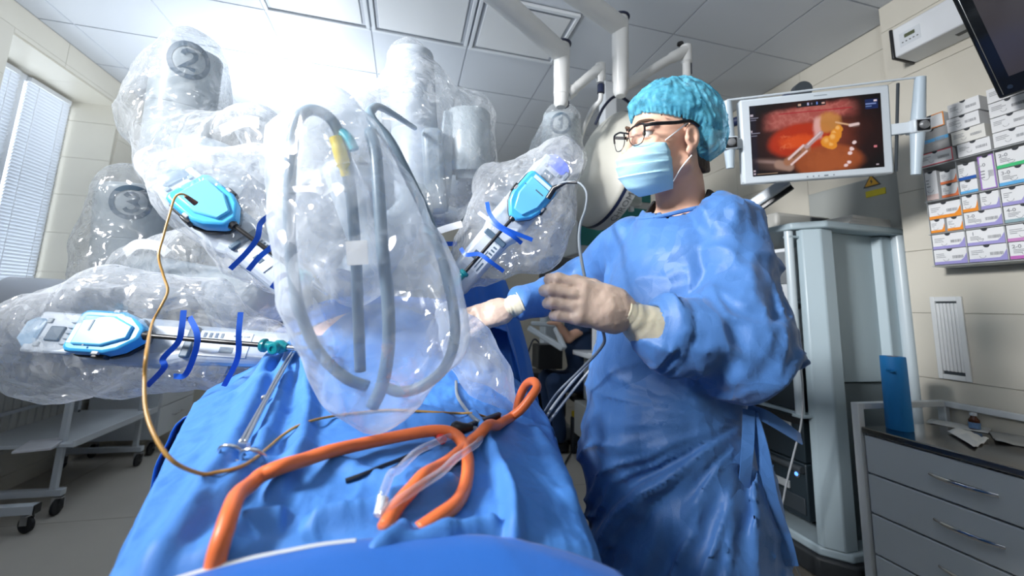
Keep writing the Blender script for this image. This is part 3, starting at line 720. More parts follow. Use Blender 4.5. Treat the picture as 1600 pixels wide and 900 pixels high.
# far (right) hand reaching to the instrument
fing2 = [((.094, .031, -.001), [(.042, .004, -.004, .0105), (.024, .0, -.010, .0098), (.016, -.001, -.010, .009)]),
         ((.099, .010, .001), [(.044, .001, -.008, .0108), (.026, .0, -.014, .0100), (.016, 0, -.014, .0092)]),
         ((.095, -.011, -.001), [(.038, -.001, -.014, .0105), (.022, .0, -.018, .0098), (.012, 0, -.016, .009)]),
         ((.086, -.031, -.004), [(.030, -.003, -.014, .0096), (.016, .0, -.018, .009), (.008, 0, -.014, .0085)])]
th2 = [(.015, .022, -.012, .015), (.050, .042, -.026, .0135), (.085, .048, -.036, .0115), (.110, .044, -.044, .0096)]
glove(at(790, 484, 1.24), at(748, 496, 1.22), CAM-at(760, 490, 1.2)+np.array([.1, 0, .75]), .98, fing2, th2, at(812, 474, 1.25), (.030, .044), flip=-1)
from mathutils.bvhtree import BVHTree
CLOTHS = []; LASTG = []
def ondrape(x, y, lift=.0, d=None):
    """where the sight line through a pixel meets the cloth, lifted off it"""
    r = Vector(ray(x, y)); r.normalize(); best = None
    for t in CLOTHS:
        h = t.ray_cast(Vector(CAM), r)
        if h[0] is not None and (best is None or h[3] < best[3]): best = h
    if best is None: return at(x, y, d or 1.0)
    n = best[1] if best[1].z > 0 else -best[1]
    return np.array(best[0]+(n*.4+Vector((0, 0, .6)))*lift)
# ================================================================== patient, operating table, drapes
DRAPE = mat('blue_drape_nonwoven', (.022, .165, .62), .55, var=.06, scale=10, bump=.10, bscale=380, spec=.4, sheen=.1, crease=.08, facet=.06, fscale=6)
DRAPE2 = mat('light_blue_drape_nonwoven', (.070, .245, .66), .55, var=.06, scale=10, bump=.10, bscale=380, spec=.4, crease=.14, cscale=7, facet=.18, fscale=8)
# table
tb = thing('operating_table', 'operating table column and top hidden beneath the blue drapes', 'operating table', (0, 1.1, 0))
b = MB(); b.bx(-.24, .24, .42, 2.1, .86, .93); b.build('table_top', DARK, tb, bevel=.02)
b = MB(); b.bx(-.12, .12, 1.15, 1.5, .12, .85); b.build('column', WHITE_METAL, tb, bevel=.02)
b = MB(); b.bx(-.25, .25, .95, 1.75, 0, .119); b.build('base', GREY_METAL, tb, bevel=.03)
# patient
PSKIN = mat('patient_skin', (.80, .50, .40), .5, var=.05, scale=12, sss=.15)
pt = thing('person', 'patient lying on the operating table, bare belly showing beside the drape', 'person', (-.05, 1.3, .93))
def sd_pat(P):
    d = sd_ell(P, (-.06, 1.38, 1.07), (.265, .26, .165))
    d = smin(d, sd_ell(P, (-.05, 1.68, 1.05), (.21, .24, .12)), .06)
    for s in (-1, 1): d = smin(d, sd_chain(P, [(-.05+s*.10, 1.15, .99), (-.05+s*.09, .75, .955), (-.05+s*.07, .50, .95)], [.08, .03, .022], .03), .06)
    d = smin(d, sd_cone(P, (-.05, 1.88, 1.08), (-.05, 1.98, 1.10), .055, .055), .04)
    d = smin(d, sd_ell(P, (-.05, 2.07, 1.12), (.075, .11, .095)), .02)
    return smax(d, .932-P[:, 2], .01)
sdf_obj('body', sd_pat, (-.40, .40, .90), (.30, 2.22, 1.30), .016, PSKIN, pt)
def curve_dist(X, Y, pts):
    """distance and side of grid points to a polyline in plan"""
    C = np.array([p[:2] for p in pts]); best = np.full(X.shape, 9.); side = np.zeros(X.shape); tt = np.zeros(X.shape)
    for i in range(len(C)-1):
        a, b_ = C[i], C[i+1]; ab = b_-a; L = ab@ab
        t = np.clip(((X-a[0])*ab[0]+(Y-a[1])*ab[1])/L, 0, 1); dx = X-a[0]-t*ab[0]; dy = Y-a[1]-t*ab[1]; d = np.hypot(dx, dy)
        m_ = d < best; best = np.where(m_, d, best); side = np.where(m_, np.sign(ab[0]*dy-ab[1]*dx), side); tt = np.where(m_, (i+t)/(len(C)-1), tt)
    return best, side, tt
def cloth(name, Ys, rows, hang, mt, label, folds=(), steps=(), amp=.006, seed=0, n=(150, 150), hn=34, nscale=(9, 7), extra=None, flare=(.2, .2)):
    """rows: per Y control (z centre, x left, z left, x right, z right, crown); sides hang down from the edges"""
    Yc = [r[0] for r in rows]; R = np.array([r[1:] for r in rows]); Y = np.linspace(Ys[0], Ys[1], n[0])
    I = np.stack([np.interp(Y, Yc, R[:, k]) for k in range(R.shape[1])], 1)
    ker = np.ones(9)/9
    for k in range(I.shape[1]): I[:, k] = np.convolve(np.pad(I[:, k], 4, mode='edge'), ker, 'valid')
    S = np.linspace(-1, 1, n[1]); zc, xl, zl, xr, zr, cr = I.T
    X = (xl[:, None]*(1-S)/2+xr[:, None]*(1+S)/2); YY = np.repeat(Y[:, None], n[1], 1)
    Z = np.where(S < 0, zc[:, None]+(zl-zc)[:, None]*np.abs(S)**cr[:, None], zc[:, None]+(zr-zc)[:, None]*np.abs(S)**cr[:, None])
    def relief(X, Y, Z):
        P = np.stack([X*nscale[0]+.6*fbm(np.stack([X*5, Y*5, Z*5], -1), seed+9), Y*nscale[1], Z*6+seed], -1)
        d = amp*ridge(P, seed, 3)+amp*.35*ridge(P*2.9, seed+5, 2)
        for pts, a, w in folds:
            q, s, t = curve_dist(X, Y, pts); d = d+a*np.exp(-(q/w)**2)*smooth1(np.minimum(t, 1-t)*8+.15)
        for pts, a, w in steps:
            q, s, t = curve_dist(X, Y, pts); d = d+a*smooth1((s*q+w)/(2*w))*np.exp(-(q/.25)**2)
        return d
    Z = Z+relief(X, YY, Z)
    cols = [np.stack([X, YY, Z], -1)]
    for sgn, e in ((-1, 0), (1, n[1]-1)):
        ex, ez, ey = X[:, e], Z[:, e], Y; L = []
        for k in range(1, hn+1):
            t = k/hn; dz = hang*t
            fl = flare[0 if sgn < 0 else 1]
            fx = sgn*(.016*smooth1(t*6)+fl*dz*.9)+.030*t**.7*ridge(np.stack([ey*7+seed, ez*0+t*.8, ez*0+sgn*3], -1), seed+17, 2)*smooth1(t*4)
            fy = .012*t*vnoise(np.stack([ey*11, ez*0+t*2, ez*0+sgn], -1), seed+3)
            L.append(np.stack([ex+fx, ey+fy, ez-dz+.012*smooth1(1-t*5)*0], -1))
        L = np.stack(L, 1); cols = ([L[:, ::-1]]+cols) if sgn < 0 else (cols+[L])
    G = np.concatenate(cols, 1)
    if extra is not None: G = extra(G)
    a, c = G.shape[:2]
    f = [(i*c+j, i*c+j+1, (i+1)*c+j+1, (i+1)*c+j) for i in range(a-1) for j in range(c-1)]
    o = mk(name, G.reshape(-1, 3), f, mt, None, 180); s = o.modifiers.new('s', 'SOLIDIFY'); s.thickness = .0022; s.offset = 1
    tag(o, label, 'drape'); LASTG.append(G)
    CLOTHS.append(BVHTree.FromPolygons([tuple(p) for p in G.reshape(-1, 3)], f)); return o
def fz(pts, z=1.02): return [atZ(x, y, z) for x, y in pts]
rows = [(.34, .985, -.205, .975, .19, .985, 3), (.50, .995, -.245, .99, .235, .965, 3), (.70, 1.02, -.31, 1.0, .285, .965, 3), (.90, 1.06, -.375, 1.01, .33, .97, 2.4), (1.05, 1.11, -.42, 1.02, .37, .985, 2.0), (1.16, 1.17, -.44, 1.03, .39, 1.0, 1.8)]
folds = [(fz([(452, 566), (420, 610), (370, 690), (300, 790), (215, 890)]), .022, .020),
         (fz([(455, 570), (440, 640), (400, 720), (330, 800)]), .016, .016),
         (fz([(458, 572), (480, 640), (470, 690), (430, 730)], 1.05), .014, .014),
         (fz([(468, 592), (560, 640), (620, 640), (720, 655)], 1.05), .012, .022),
         (fz([(380, 745), (480, 720), (590, 745), (680, 745)]), .010, .016),
         (fz([(470, 800), (580, 785), (660, 765), (720, 740)]), .014, .014),
         (fz([(560, 840), (680, 815), (790, 790)]), .016, .012),
         (fz([(730, 690), (770, 740), (800, 800), (806, 870)], .99), .020, .010),
         (fz([(640, 800), (600, 830), (560, 850)]), .012, .012),
         (fz([(835, 690), (870, 740), (900, 800)], .97), .012, .02),
         (fz([(300, 860), (380, 800), (450, 790)]), .012, .02)]
def clampgather(G):
    c = at(452, 566, 1.0); d = np.linalg.norm(G[..., :2]-c[:2], axis=-1); k = np.exp(-(d/.05)**2)
    G[..., 2] += k*.02-.03*smooth1((.50-G[..., 1])/.05)*(np.abs(G[..., 0]) < .26)
    sel = smooth1((G[..., 1]-.98)/.18)*smooth1((G[..., 0]+.26)/.16)*(np.abs(G[..., 0]) < .42); G[..., 1] += .20*sel
    bq = 1-((G[..., 0]+.06)/.275)**2-((G[..., 1]-1.38)/.27)**2; zb = 1.07+.178*np.sqrt(np.maximum(bq, 0))+.004*ridge(np.stack([G[..., 0]*9, G[..., 1]*7, G[..., 2]*0+.5], -1), 77, 2)
    G[..., 2] = np.where(bq > 0, np.maximum(G[..., 2], zb), G[..., 2])
    an = np.arctan2(G[..., 1]-c[1], G[..., 0]-c[0]); G[..., 2] += .010*np.sin(an*11)*np.exp(-((d-.07)/.06)**2)
    return G
cloth('surgical_drape', (.34, 1.16), rows, .55, DRAPE2, 'wrinkled blue surgical drape covering the patient legs, orange tube lying on it', [(p, a*1.35, w) for p, a, w in folds], amp=.007, seed=3, n=(230, 230), extra=clampgather, flare=(.12, .22))
rows = [(1.36, 1.20, -.47, 1.06, .33, 1.17, 2.2), (1.50, 1.25, -.49, 1.08, .36, 1.22, 2.4), (1.75, 1.27, -.52, 1.10, .40, 1.24, 3), (2.05, 1.28, -.54, 1.12, .42, 1.24, 3)]
cloth('surgical_drape', (1.36, 2.05), rows, .75, DRAPE, 'darker blue drape over the patient chest behind the robot instruments', amp=.010, seed=23, n=(90, 110), flare=(.25, .22))
# side drape hanging at the left, below the horizontal instrument arm
rows = [(.98, 1.0, -.435, .97, -.39, 1.0, 1.5), (1.10, 1.0, -.45, .97, -.40, 1.0, 1.5), (1.42, 1.04, -.50, .99, -.43, 1.04, 1.5)]
cloth('surgical_drape', (1.02, 1.42), rows, .45, DRAPE, 'blue drape flap hanging off the table side under the horizontal arm', amp=.010, seed=43, n=(60, 50), flare=(.12, .0))
# smooth front flap nearest the camera
rows = [(.16, .93, -.26, .90, .22, .90, 3), (.34, .975, -.25, .960, .215, .95, 3), (.44, .998, -.25, .980, .235, .97, 3), (.50, 1.008, -.25, .985, .245, .972, 3), (.515, .998, -.25, .975, .245, .965, 3)]
def flap(G):
    # the far edge runs in a shallow curve
    k = smooth1((G[..., 1]-.30)/.23); G[..., 1] += k*(-.16*np.clip(G[..., 0]+.02, -.3, .3)**2*4-.02); return G
ff = cloth('surgical_drape', (.16, .515), rows, .5, DRAPE, 'smooth bright blue drape flap folded over nearest the camera', amp=.003, seed=63, n=(70, 90), extra=flap, flare=(.1, .35), nscale=(5, 5))

E_ = LASTG[-1][-1]; k0 = [i for i in range(len(E_)) if -.235 < E_[i][0] < -.02 and E_[i][2] > .95]
hem = [E_[i]+np.array([0, -.004, .003]) for i in k0[::6]]
ribbon('hem_strip', hem, .007, mat('pale_hem', (.62, .66, .70), .6), ff, up=(0, 0, 1))

# sheet hanging down beside the table behind the far glove
C4 = [at(716, 430, 1.50), at(790, 438, 1.62), at(850, 680, 1.34), at(720, 640, 1.34)]; n_ = 70; G = np.zeros((n_, n_, 3))
for i in range(n_):
    for j in range(n_):
        u, v = i/(n_-1), j/(n_-1); G[i, j] = (C4[0]*(1-u)+C4[1]*u)*(1-v)+(C4[3]*(1-u)+C4[2]*u)*v
U2, V2 = np.meshgrid(np.linspace(0, 1, n_), np.linspace(0, 1, n_), indexing='ij')
dsp = .018*ridge(np.stack([U2*3.2+V2*.8, V2*1.2, U2*0+.4], -1), 91, 2)*smooth1(V2*3+.2)+.012*np.sin(U2*9+V2*2)
G += dsp[..., None]*np.array([-.2, -.95, .1]); G[..., 0] += .02*np.sin(V2*3.1)*U2
f = [(i*n_+j, i*n_+j+1, (i+1)*n_+j+1, (i+1)*n_+j) for i in range(n_-1) for j in range(n_-1)]
o = mk('surgical_drape', G.reshape(-1, 3), f, DRAPE, None, 180); sm = o.modifiers.new('s', 'SOLIDIFY'); sm.thickness = .002
tag(o, 'dark blue drape sheet hanging behind the far gloved hand', 'drape'); CLOTHS.append(BVHTree.FromPolygons([tuple(p) for p in G.reshape(-1, 3)], f))
# ================================================================== surgical robot, instruments, draped arms
RBODY = mat('robot_shell_plastic', (.40, .46, .50), .35, var=.03, scale=6)
RBODY2 = mat('robot_grey_plastic', (.32, .38, .43), .38)
RWHITE = mat('robot_white_plastic', (.50, .56, .63), .32)
CYAN = mat('cyan_instrument_plastic', (.065, .42, .78), .30, spec=.6)
CYANL = mat('cyan_instrument_light', (.15, .55, .86), .30, spec=.6)
SHAFT = mat('black_instrument_shaft', (.012, .012, .013), .35)
TEAL = mat('teal_trocar_plastic', (.005, .22, .25), .28, spec=.6)
STRAPM = mat('royal_blue_strap', (.008, .09, .52), .4)
BADGE = mat('slate_number_print', (.085, .14, .20), .5)
FILM = plastic_film('clear_drape_film', .25, (.92, .96, 1.0), .14, 1.0, 22)
FILM2 = plastic_film('clear_bag_film', .28, (.86, .93, 1.0), .14, .7, 16)
WTAPE = mat('white_drape_tape', (.85, .87, .88), .6)
# cart behind the arms
ct = thing('surgical_robot', 'surgical robot with four arms wrapped in clear plastic over the patient', 'surgical robot', (-.1, 2.75, 0))
b = MB(); b.bx(-.95, .75, 2.2, 2.5, 1.72, 1.98); b.build('boom', RBODY, ct, bevel=.06, seg=4)
b = MB(); b.bx(-.32, .12, 2.45, 2.85, .3, 1.95); b.build('column', RBODY, ct, bevel=.08, seg=4)
b = MB(); b.bx(-.50, .30, 2.25, 3.1, .04, .30); b.build('base', RBODY2, ct, bevel=.05, seg=3)
for sx in (-.42, .22):
    for sy in (2.35, 3.0):
        b = MB(); b.cyl((sx-.03, sy, .0505), (sx+.03, sy, .0505), .05, n=20); b.build('wheel', RUBBER, ct)
def frame3(a, b, nrm):
    X = (b-a)/np.linalg.norm(b-a); Zn = np.array(nrm, float); Zn = Zn-X*(Zn@X); Zn /= np.linalg.norm(Zn); Y = np.cross(Zn, X); return X, Y, Zn
def badge(parent, Pt, Pb, R, digit, cpx, size):
    A = (Pt-Pb)/np.linalg.norm(Pt-Pb); d = ray(*cpx); d = d/np.linalg.norm(d)
    # nearest hit of the view ray with the shell axis
    w0 = CAM-Pb; a_, b_, c_, e_, f__ = 1.0, d@A, 1.0, d@w0, A@w0; h = (f__-b_*e_)/(1-b_*b_)
    C = Pb+A*h; n = CAM-C; n = n-A*(n@A); n /= np.linalg.norm(n); t = np.cross(A, n)
    def bend(uv): uv = np.asarray(uv); return np.array([C+A*v+(n*math.cos(u/R)+t*math.sin(u/R))*(R+.0015) for u, v in uv[:, :2]])
    K = 48; rin, rout = size*.74, size
    ang = np.linspace(0, 2*math.pi, K+1)[:-1]; uv = [(math.cos(q)*r, math.sin(q)*r) for r in (rin, rout) for q in ang]
    b = MB(); b.add(bend(uv), [(i, (i+1) % K, K+(i+1) % K, K+i) for i in range(K)]); o = b.build('number_ring', BADGE, parent, smooth=180)
    st = {'1': [[(-.16, .22), (.06, .42), (.06, -.42)]],
          '2': [[(-.24, .20), (-.20, .34), (-.06, .43), (.10, .42), (.22, .31), (.23, .16), (.14, .0), (-.04, -.18), (-.24, -.37), (.26, -.37)]],
          '3': [[(-.23, .28), (-.14, .40), (.02, .43), (.16, .37), (.21, .23), (.15, .08), (-.04, .03), (.15, -.03), (.24, -.18), (.19, -.34), (.03, -.43), (-.14, -.40), (-.24, -.28)]]}[digit]
    b = MB()
    for pl in st:
        pl = np.array([(x*size*1.2, y*size*1.2) for x, y in pl]); w_ = size*.105; Lf, Rt = [], []
        for i in range(len(pl)):
            t0 = pl[i]-pl[max(i-1, 0)]; t1 = pl[min(i+1, len(pl)-1)]-pl[i]; t0 = t0/(np.linalg.norm(t0)+1e-9); t1 = t1/(np.linalg.norm(t1)+1e-9); tt = t0+t1; tt = tt/(np.linalg.norm(tt)+1e-9); nn2 = np.array([-tt[1], tt[0]]); k2 = 1/max(.55, float(tt@(t1 if np.linalg.norm(t1) > 0 else t0)))
            Lf.append(pl[i]+nn2*w_*k2); Rt.append(pl[i]-nn2*w_*k2)
        n_ = len(pl); b.add(bend(np.array(Lf+Rt)), [(i, i+1, n_+i+1, n_+i) for i in range(n_-1)])
    b.build('number', BADGE, parent, smooth=0)
def shell(name, Pt, Pb, R, mt, parent, seam=True):
    A = (Pt-Pb); L = np.linalg.norm(A); b = MB()
    b.lathe(Pb, A, [(R*.55, 0), (R*.97, .006), (R, .02), (R, L*.50), (R*.985, L*.503), (R*.985, L*.512), (R, L*.515), (R, L-.018), (R*.985, L-.008), (R*.93, L), (R*.60, L+.006), (.001, L+.008)], 40)
    return b.build(name, mt, parent, smooth=50)
def carriage(parent, a, b_, nrm, W, T, lamp=None):
    X, Y, Zn = frame3(a, b_, nrm); L = np.linalg.norm(b_-a); M = Matrix(np.stack([X, Y, Zn], 1).tolist())
    q = lambda x, y, z: a+X*x+Y*y+Zn*z
    o = MB()
    for rings in ([(0, .62, .5), (.02, .80, .8), (.06, 1.0, 1.0), (L*.55, 1.0, 1.0), (L*.60, .82, .8), (L*.97, .74, .7), (L, .5, .5)],):
        rr = []
        for x, kw, kt in rings:
            w, t = W/2*kw, T*kt; c = min(w, t)*.3
            rr.append([q(x, -w+c, 0), q(x, w-c, 0), q(x, w, -c), q(x, w, -t+c), q(x, w-c, -t), q(x, -w+c, -t), q(x, -w, -t+c), q(x, -w, -c)])
        o.loft(rr)
    o.build('carriage', RWHITE, parent, smooth=30, bevel=.006)
    # rear grip plate with openings
    g = MB(); g.box(q(.075, 0, .006), (.11, W*.86, .014), M); g.build('grip_plate', RWHITE, parent, bevel=.006)
    g = MB(); g.box(q(.080, -.004, .0145), (.034, .036, .006), M); g.build('grip_button', BADGE, parent, bevel=.004)
    g = MB(); g.box(q(.052, .026, .0145), (.012, .012, .004), M); g.build('indicator', RBODY2, parent, bevel=.003); g = MB(); g.box(q(.052, -.030, .0145), (.012, .012, .004), M); g.build('indicator', RBODY2, parent, bevel=.003)
    for i in range(5):
        g = MB(); g.box(q(.116+.0*i, -.026+.013*i, .015), (.026, .006, .007), M); g.build('rib', RWHITE, parent, bevel=.002)
    if lamp:
        g = MB(); rr = [[q(x, yy*W*kk, zz) for yy, zz in ((-.34, .002), (-.25, .016), (.25, .016), (.34, .002))] for x, kk in ((.004, .7), (.015, 1), (.038, 1), (.046, .8))]; g.loft(rr, closed=False, cap=False); g.build('status_lamp', lamp, parent, smooth=60)
    # printed plate on the narrow front rail
    g = MB(); g.box(q(L*.74, 0, .0), (L*.20, W*.52, .004), M); g.cur = 1
    for i in range(4): g.box(q(L*.66+i*L*.022, W*.17, .0026), (L*.010, W*.10, .001), M)
    g.box(q(L*.76, -W*.12, .0026), (L*.05, W*.12, .001), M); g.box(q(L*.76, W*.08, .0026), (L*.12, W*.015, .001), M); g.box(q(L*.80, W*.18, .0026), (L*.06, W*.03, .001), M)
    g.build('label_plate', [mat('pale_label', (.62, .68, .74), .4), BADGE], parent, smooth=0); g.cur = 0
    g = MB(); g.box(q(L*.615, 0, .002), (L*.035, W*.66, .012), M); g.build('dark_collar', BADGE, parent, bevel=.004)
    return q, M, X, Y, Zn, L
def instrument(label, q, M, x0, z0, W, L, tip, tro_axis=None, print_label=True):
    """cyan housing sitting on the carriage, black shaft to the trocar"""
    t = thing('surgical_instrument', label, 'surgical instrument', q(x0, 0, z0))
    out = [(0, .80), (.05, .96), (.12, 1.0), (.60, 1.0), (.78, .82), (.97, .34), (1.0, .22)]
    def ring(k, z, ox=0.0): return [q(x0+L*(x*(1-2*ox)+ox), y*W/2*k, z) for x, y in out]+[q(x0+L*(x*(1-2*ox)+ox), -y*W/2*k, z) for x, y in reversed(out)]
    b = MB(); b.loft([ring(1.06, z0-.006), ring(1.06, z0+.006)]); b.build('base_plate', BLACK, t, bevel=.002)
    b = MB(); b.loft([ring(1.0, z0+.006), ring(1.0, z0+.030), ring(.93, z0+.038, .03)]); b.build('housing', CYAN, t, smooth=30, bevel=.004)
    def ring2(k, z): return [q(x0+L*x, y*W/2*k, z) for x, y in ((.14, .72), (.55, .72), (.86, .30), (.86, -.30), (.55, -.72), (.14, -.72))]
    b = MB(); b.loft([ring2(1, z0+.036), ring2(.94, z0+.045)]); b.build('top_cover', CYANL, t, smooth=30, bevel=.003)
    for s in (1, -1):
        b = MB(); b.box(q(x0+L*.50, s*W*.515, z0+.016), (.030, .014, .020), M); b.build('latch', BLACK, t, bevel=.003)
        b = MB(); b.box(q(x0+L*.50, s*W*.47, z0+.033), (.016, .012, .008), M); b.build('release_button', mat('grey_button', (.35, .36, .38), .4), t, bevel=.002)
    if print_label:
        b = MB(); b.box(q(x0+L*.09, 0, z0+.0385), (.012, W*.62, .001), M); b.build('label_strip', mat('pale_blue_print', (.55, .72, .85), .5), t)
        b = MB(); b.box(q(x0+L*.34, -W*.36, z0+.0455), (.004, .004, .001), M); b.build('print_mark', BADGE, t); b = MB(); b.box(q(x0+L*.30, W*.1, z0+.0455), (.004, W*.26, .001), M); b.build('print', BADGE, t)
    s0 = q(x0+L*.97, 0, z0+.024)
    b = MB(); b.cyl(q(x0+L*.94, 0, z0+.022), q(x0+L*1.06, 0, z0+.023), .013, .009, 18); b.build('shaft_socket', BLACK, t)
    dr = (tip-s0)/np.linalg.norm(tip-s0)
    b = MB(); b.cyl(s0, tip+dr*.07, .0055, n=14); b.build('shaft', SHAFT, t)
    # trocar on the shaft where it enters the patient
    tc = thing('trocar', 'teal trocar port gripping the '+label, 'trocar', tip)
    b = MB(); b.lathe(tip-dr*.030, dr, [(.001, 0), (.013, 0), (.0155, .004), (.0155, .010), (.011, .014), (.010, .030), (.0145, .036), (.0155, .048), (.011, .056), (.009, .062), (.001, .062)], 20); b.build('port_body', TEAL, tc, smooth=40)
    u = np.cross(dr, _f); u /= np.linalg.norm(u); w_ = np.cross(u, dr); w_ = w_ if w_@(CAM-tip) > 0 else -w_
    b = MB(); b.lathe(tip+dr*.010+w_*.006, w_, [(.001, 0), (.0135, 0), (.0135, .014), (.011, .017), (.0065, .0172), (.006, .0145), (.001, .0145)], 20); b.build('valve_cap', TEAL, tc, smooth=40)
    b = MB(); b.lathe(tip+dr*.032, dr, [(.001, 0), (.0062, 0), (.0062, .045), (.0048, .049), (.001, .049)], 14); b.build('cannula', STEEL, tc, smooth=40)
    return t, s0
def strap(parent, pts, w=.011):
    return ribbon('strap', pts, w, STRAPM, parent, up=tuple(CAM-np.array(pts[1])), th=.0011)
def film(parent, fn, lo, hi, h, mt=None, name='plastic_drape'):
    return sdf_obj(name, fn, lo, hi, h, mt or FILM, parent, relax=1)
def crinkle(P, s, a=.008, k=9):
    Q = np.stack([P[:, 0]*k, P[:, 1]*k, P[:, 2]*k*.75], 1)+.35*fbm(P*k*.7, s+7, 2)[:, None]
    return a*2.6*(worley(Q*.85, s)-.5)+a*1.0*(worley(Q*2.3, s+5)-.5)
def chainpx(pts): return [at(x, y, d) for x, y, d, r in pts], [r for x, y, d, r in pts]
def bag(parent, chains, seed, h=.009, a=.009, k=9, mt=None, blend=.05, name='plastic_drape'):
    ch = [chainpx(c) for c in chains]
    allp = np.vstack([np.array(p) for p, _ in ch]); mr_ = max(max(r) for _, r in ch)
    def fn(P):
        d = None
        for p, r in ch:
            e = sd_chain(P, p, r, .03); d = e if d is None else smin(d, e, blend)
        return d-crinkle(P, seed, a, k)
    return film(parent, fn, allp.min(0)-mr_-.04, allp.max(0)+mr_+.04, h, mt, name)
tocam = lambda p: (CAM-p)/np.linalg.norm(CAM-p)
LAMPB = emission('blue_status_lamp', (.16, .22, 1.0), 1.3)
LAMPW = emission('pale_status_lamp', (.45, .70, 1.0), .55)
# ---------- arm 2 (upper left)
a2 = thing('robot_arm', 'draped robot arm marked 2 rising highest at the upper left', None, at(280, 250, 1.5), parent=ct)
Pt, Pb = at(297, 82, 1.5), at(272, 262, 1.5); shell('shoulder_housing', Pt, Pb, .102, RBODY, a2); badge(a2, Pt, Pb, .102, '2', (289, 104), .064)
b = MB(); b.tube(spline([Pb+np.array([0, 0, .06]), at(340, 262, 1.38), at(400, 290, 1.42), at(450, 240, 1.9), np.array([-.5, 2.25, 1.85])], 6), [.085]*8+[.07]*9+[.06]*8, 18); b.build('arm_link', RBODY2, a2)
A, B = at(262, 272, 1.03), at(462, 442, .98); q, M, X, Y, Zn, L = carriage(a2, A, B, tocam(at(345, 330, 1))+np.array([0, 0, .25]), .115, .07, LAMPW)
i2, s2 = instrument('upper left instrument with amber cable', q, M, .088, .012, .108, .155, at(470, 428, .97), print_label=False)
i2['label'] = 'cyan surgical instrument tilted on the upper left arm, amber cable leaving its rear'
bag(a2, [[(298, 92, 1.5, .105), (288, 130, 1.5, .140), (280, 185, 1.5, .165), (300, 250, 1.45, .15)], [(300, 240, 1.4, .12), (400, 215, 1.3, .10), (440, 250, 1.3, .09)]], 11, .0105, .010, 7)
bag(a2, [[(262, 262, 1.10, .06), (330, 305, 1.09, .11), (400, 385, 1.08, .09), (450, 440, 1.05, .045)], [(330, 290, 1.08, .09), (410, 280, 1.12, .10)]], 13, .0085, .008, 10)
for pts in ([(428, 332, .93), (408, 348, .91), (402, 372, .905), (385, 395, .905), (360, 420, .92)], [(447, 360, .93), (425, 385, .91), (405, 402, .905), (388, 422, .92)], [(452, 428, .95), (438, 433, .93), (425, 450, .94)]):
    strap(a2, [at(*p) for p in pts])
ribbon('tape', [at(345, 205, 1.30), at(380, 190, 1.27), at(405, 192, 1.28)], .035, WTAPE, a2, up=tuple(_f))
# ---------- arm 3 (lower left, horizontal)
a3 = thing('robot_arm', 'draped robot arm marked 3 with its carriage lying horizontal at the left', None, at(200, 440, 1.5), parent=ct)
Pt, Pb = at(207, 290, 1.5), at(196, 455, 1.5); shell('shoulder_housing', Pt, Pb, .100, RBODY, a3); badge(a3, Pt, Pb, .100, '3', (196, 317), .060)
b = MB(); b.lathe(at(392, 425, 1.35), at(392, 520, 1.35)-at(392, 425, 1.35), [(.001, 0), (.10, 0), (.118, .012), (.122, .03), (.122, .12), (.10, .17), (.001, .17)], 36); b.build('wrist_joint', RBODY, a3, smooth=40)
b = MB(); b.tube(spline([Pb+np.array([0, 0, .08]), at(270, 440, 1.42), at(390, 455, 1.4), at(440, 430, 1.75), np.array([-.7, 2.25, 1.8])], 6), .075, 18); b.build('arm_link', RBODY2, a3)
b = MB(); Mx = Matrix(np.stack(frame3(at(255, 440, 1.25), at(320, 445, 1.25), tocam(at(290, 440, 1.25))), 1).tolist()); b.box(at(290, 442, 1.27), (.09, .03, .012), Mx); b.build('joint_cover', DARK, a3, bevel=.004)
A, B = at(42, 518, .98), at(455, 545, 1.0); q, M, X, Y, Zn, L = carriage(a3, A, B, tocam(at(200, 530, .95))+np.array([0, 0, .2]), .115, .07, LAMPW)
x3 = np.linalg.norm(at(120, 528, .96)-A)
i3, s3 = instrument('horizontal left instrument shaft', q, M, x3, .012, .100, .158, at(428, 541, .945))
i3['label'] = 'cyan surgical instrument lying horizontally in the lower left plastic drape'
bag(a3, [[(40, 525, 1.02, .085), (110, 530, 1.11, .150), (230, 530, 1.11, .142), (350, 540, 1.09, .108), (440, 540, 1.03, .050)], [(60, 500, 1.0, .06), (180, 470, 1.02, .08), (330, 480, 1.05, .07)]], 23, .0085, .009, 9)
bag(a3, [[(207, 300, 1.5, .105), (198, 380, 1.5, .138), (200, 440, 1.45, .14)], [(240, 430, 1.35, .12), (330, 405, 1.25, .10), (400, 455, 1.3, .13)]], 25, .0105, .010, 8)
for pts in ([(287, 485, .90), (284, 512, .88), (278, 535, .875), (255, 560, .875), (256, 575, .875), (230, 603, .90)], [(296, 495, .90), (308, 522, .88), (305, 550, .875), (290, 585, .88), (272, 588, .89)], [(376, 488, .93), (373, 520, .91), (371, 560, .91), (350, 603, .94)]):
    strap(a3, [at(*p) for p in pts])
ribbon('tape', [at(195, 395, 1.28), at(215, 382, 1.26), at(245, 384, 1.26), at(262, 396, 1.27)], .03, WTAPE, a3, up=tuple(_f))
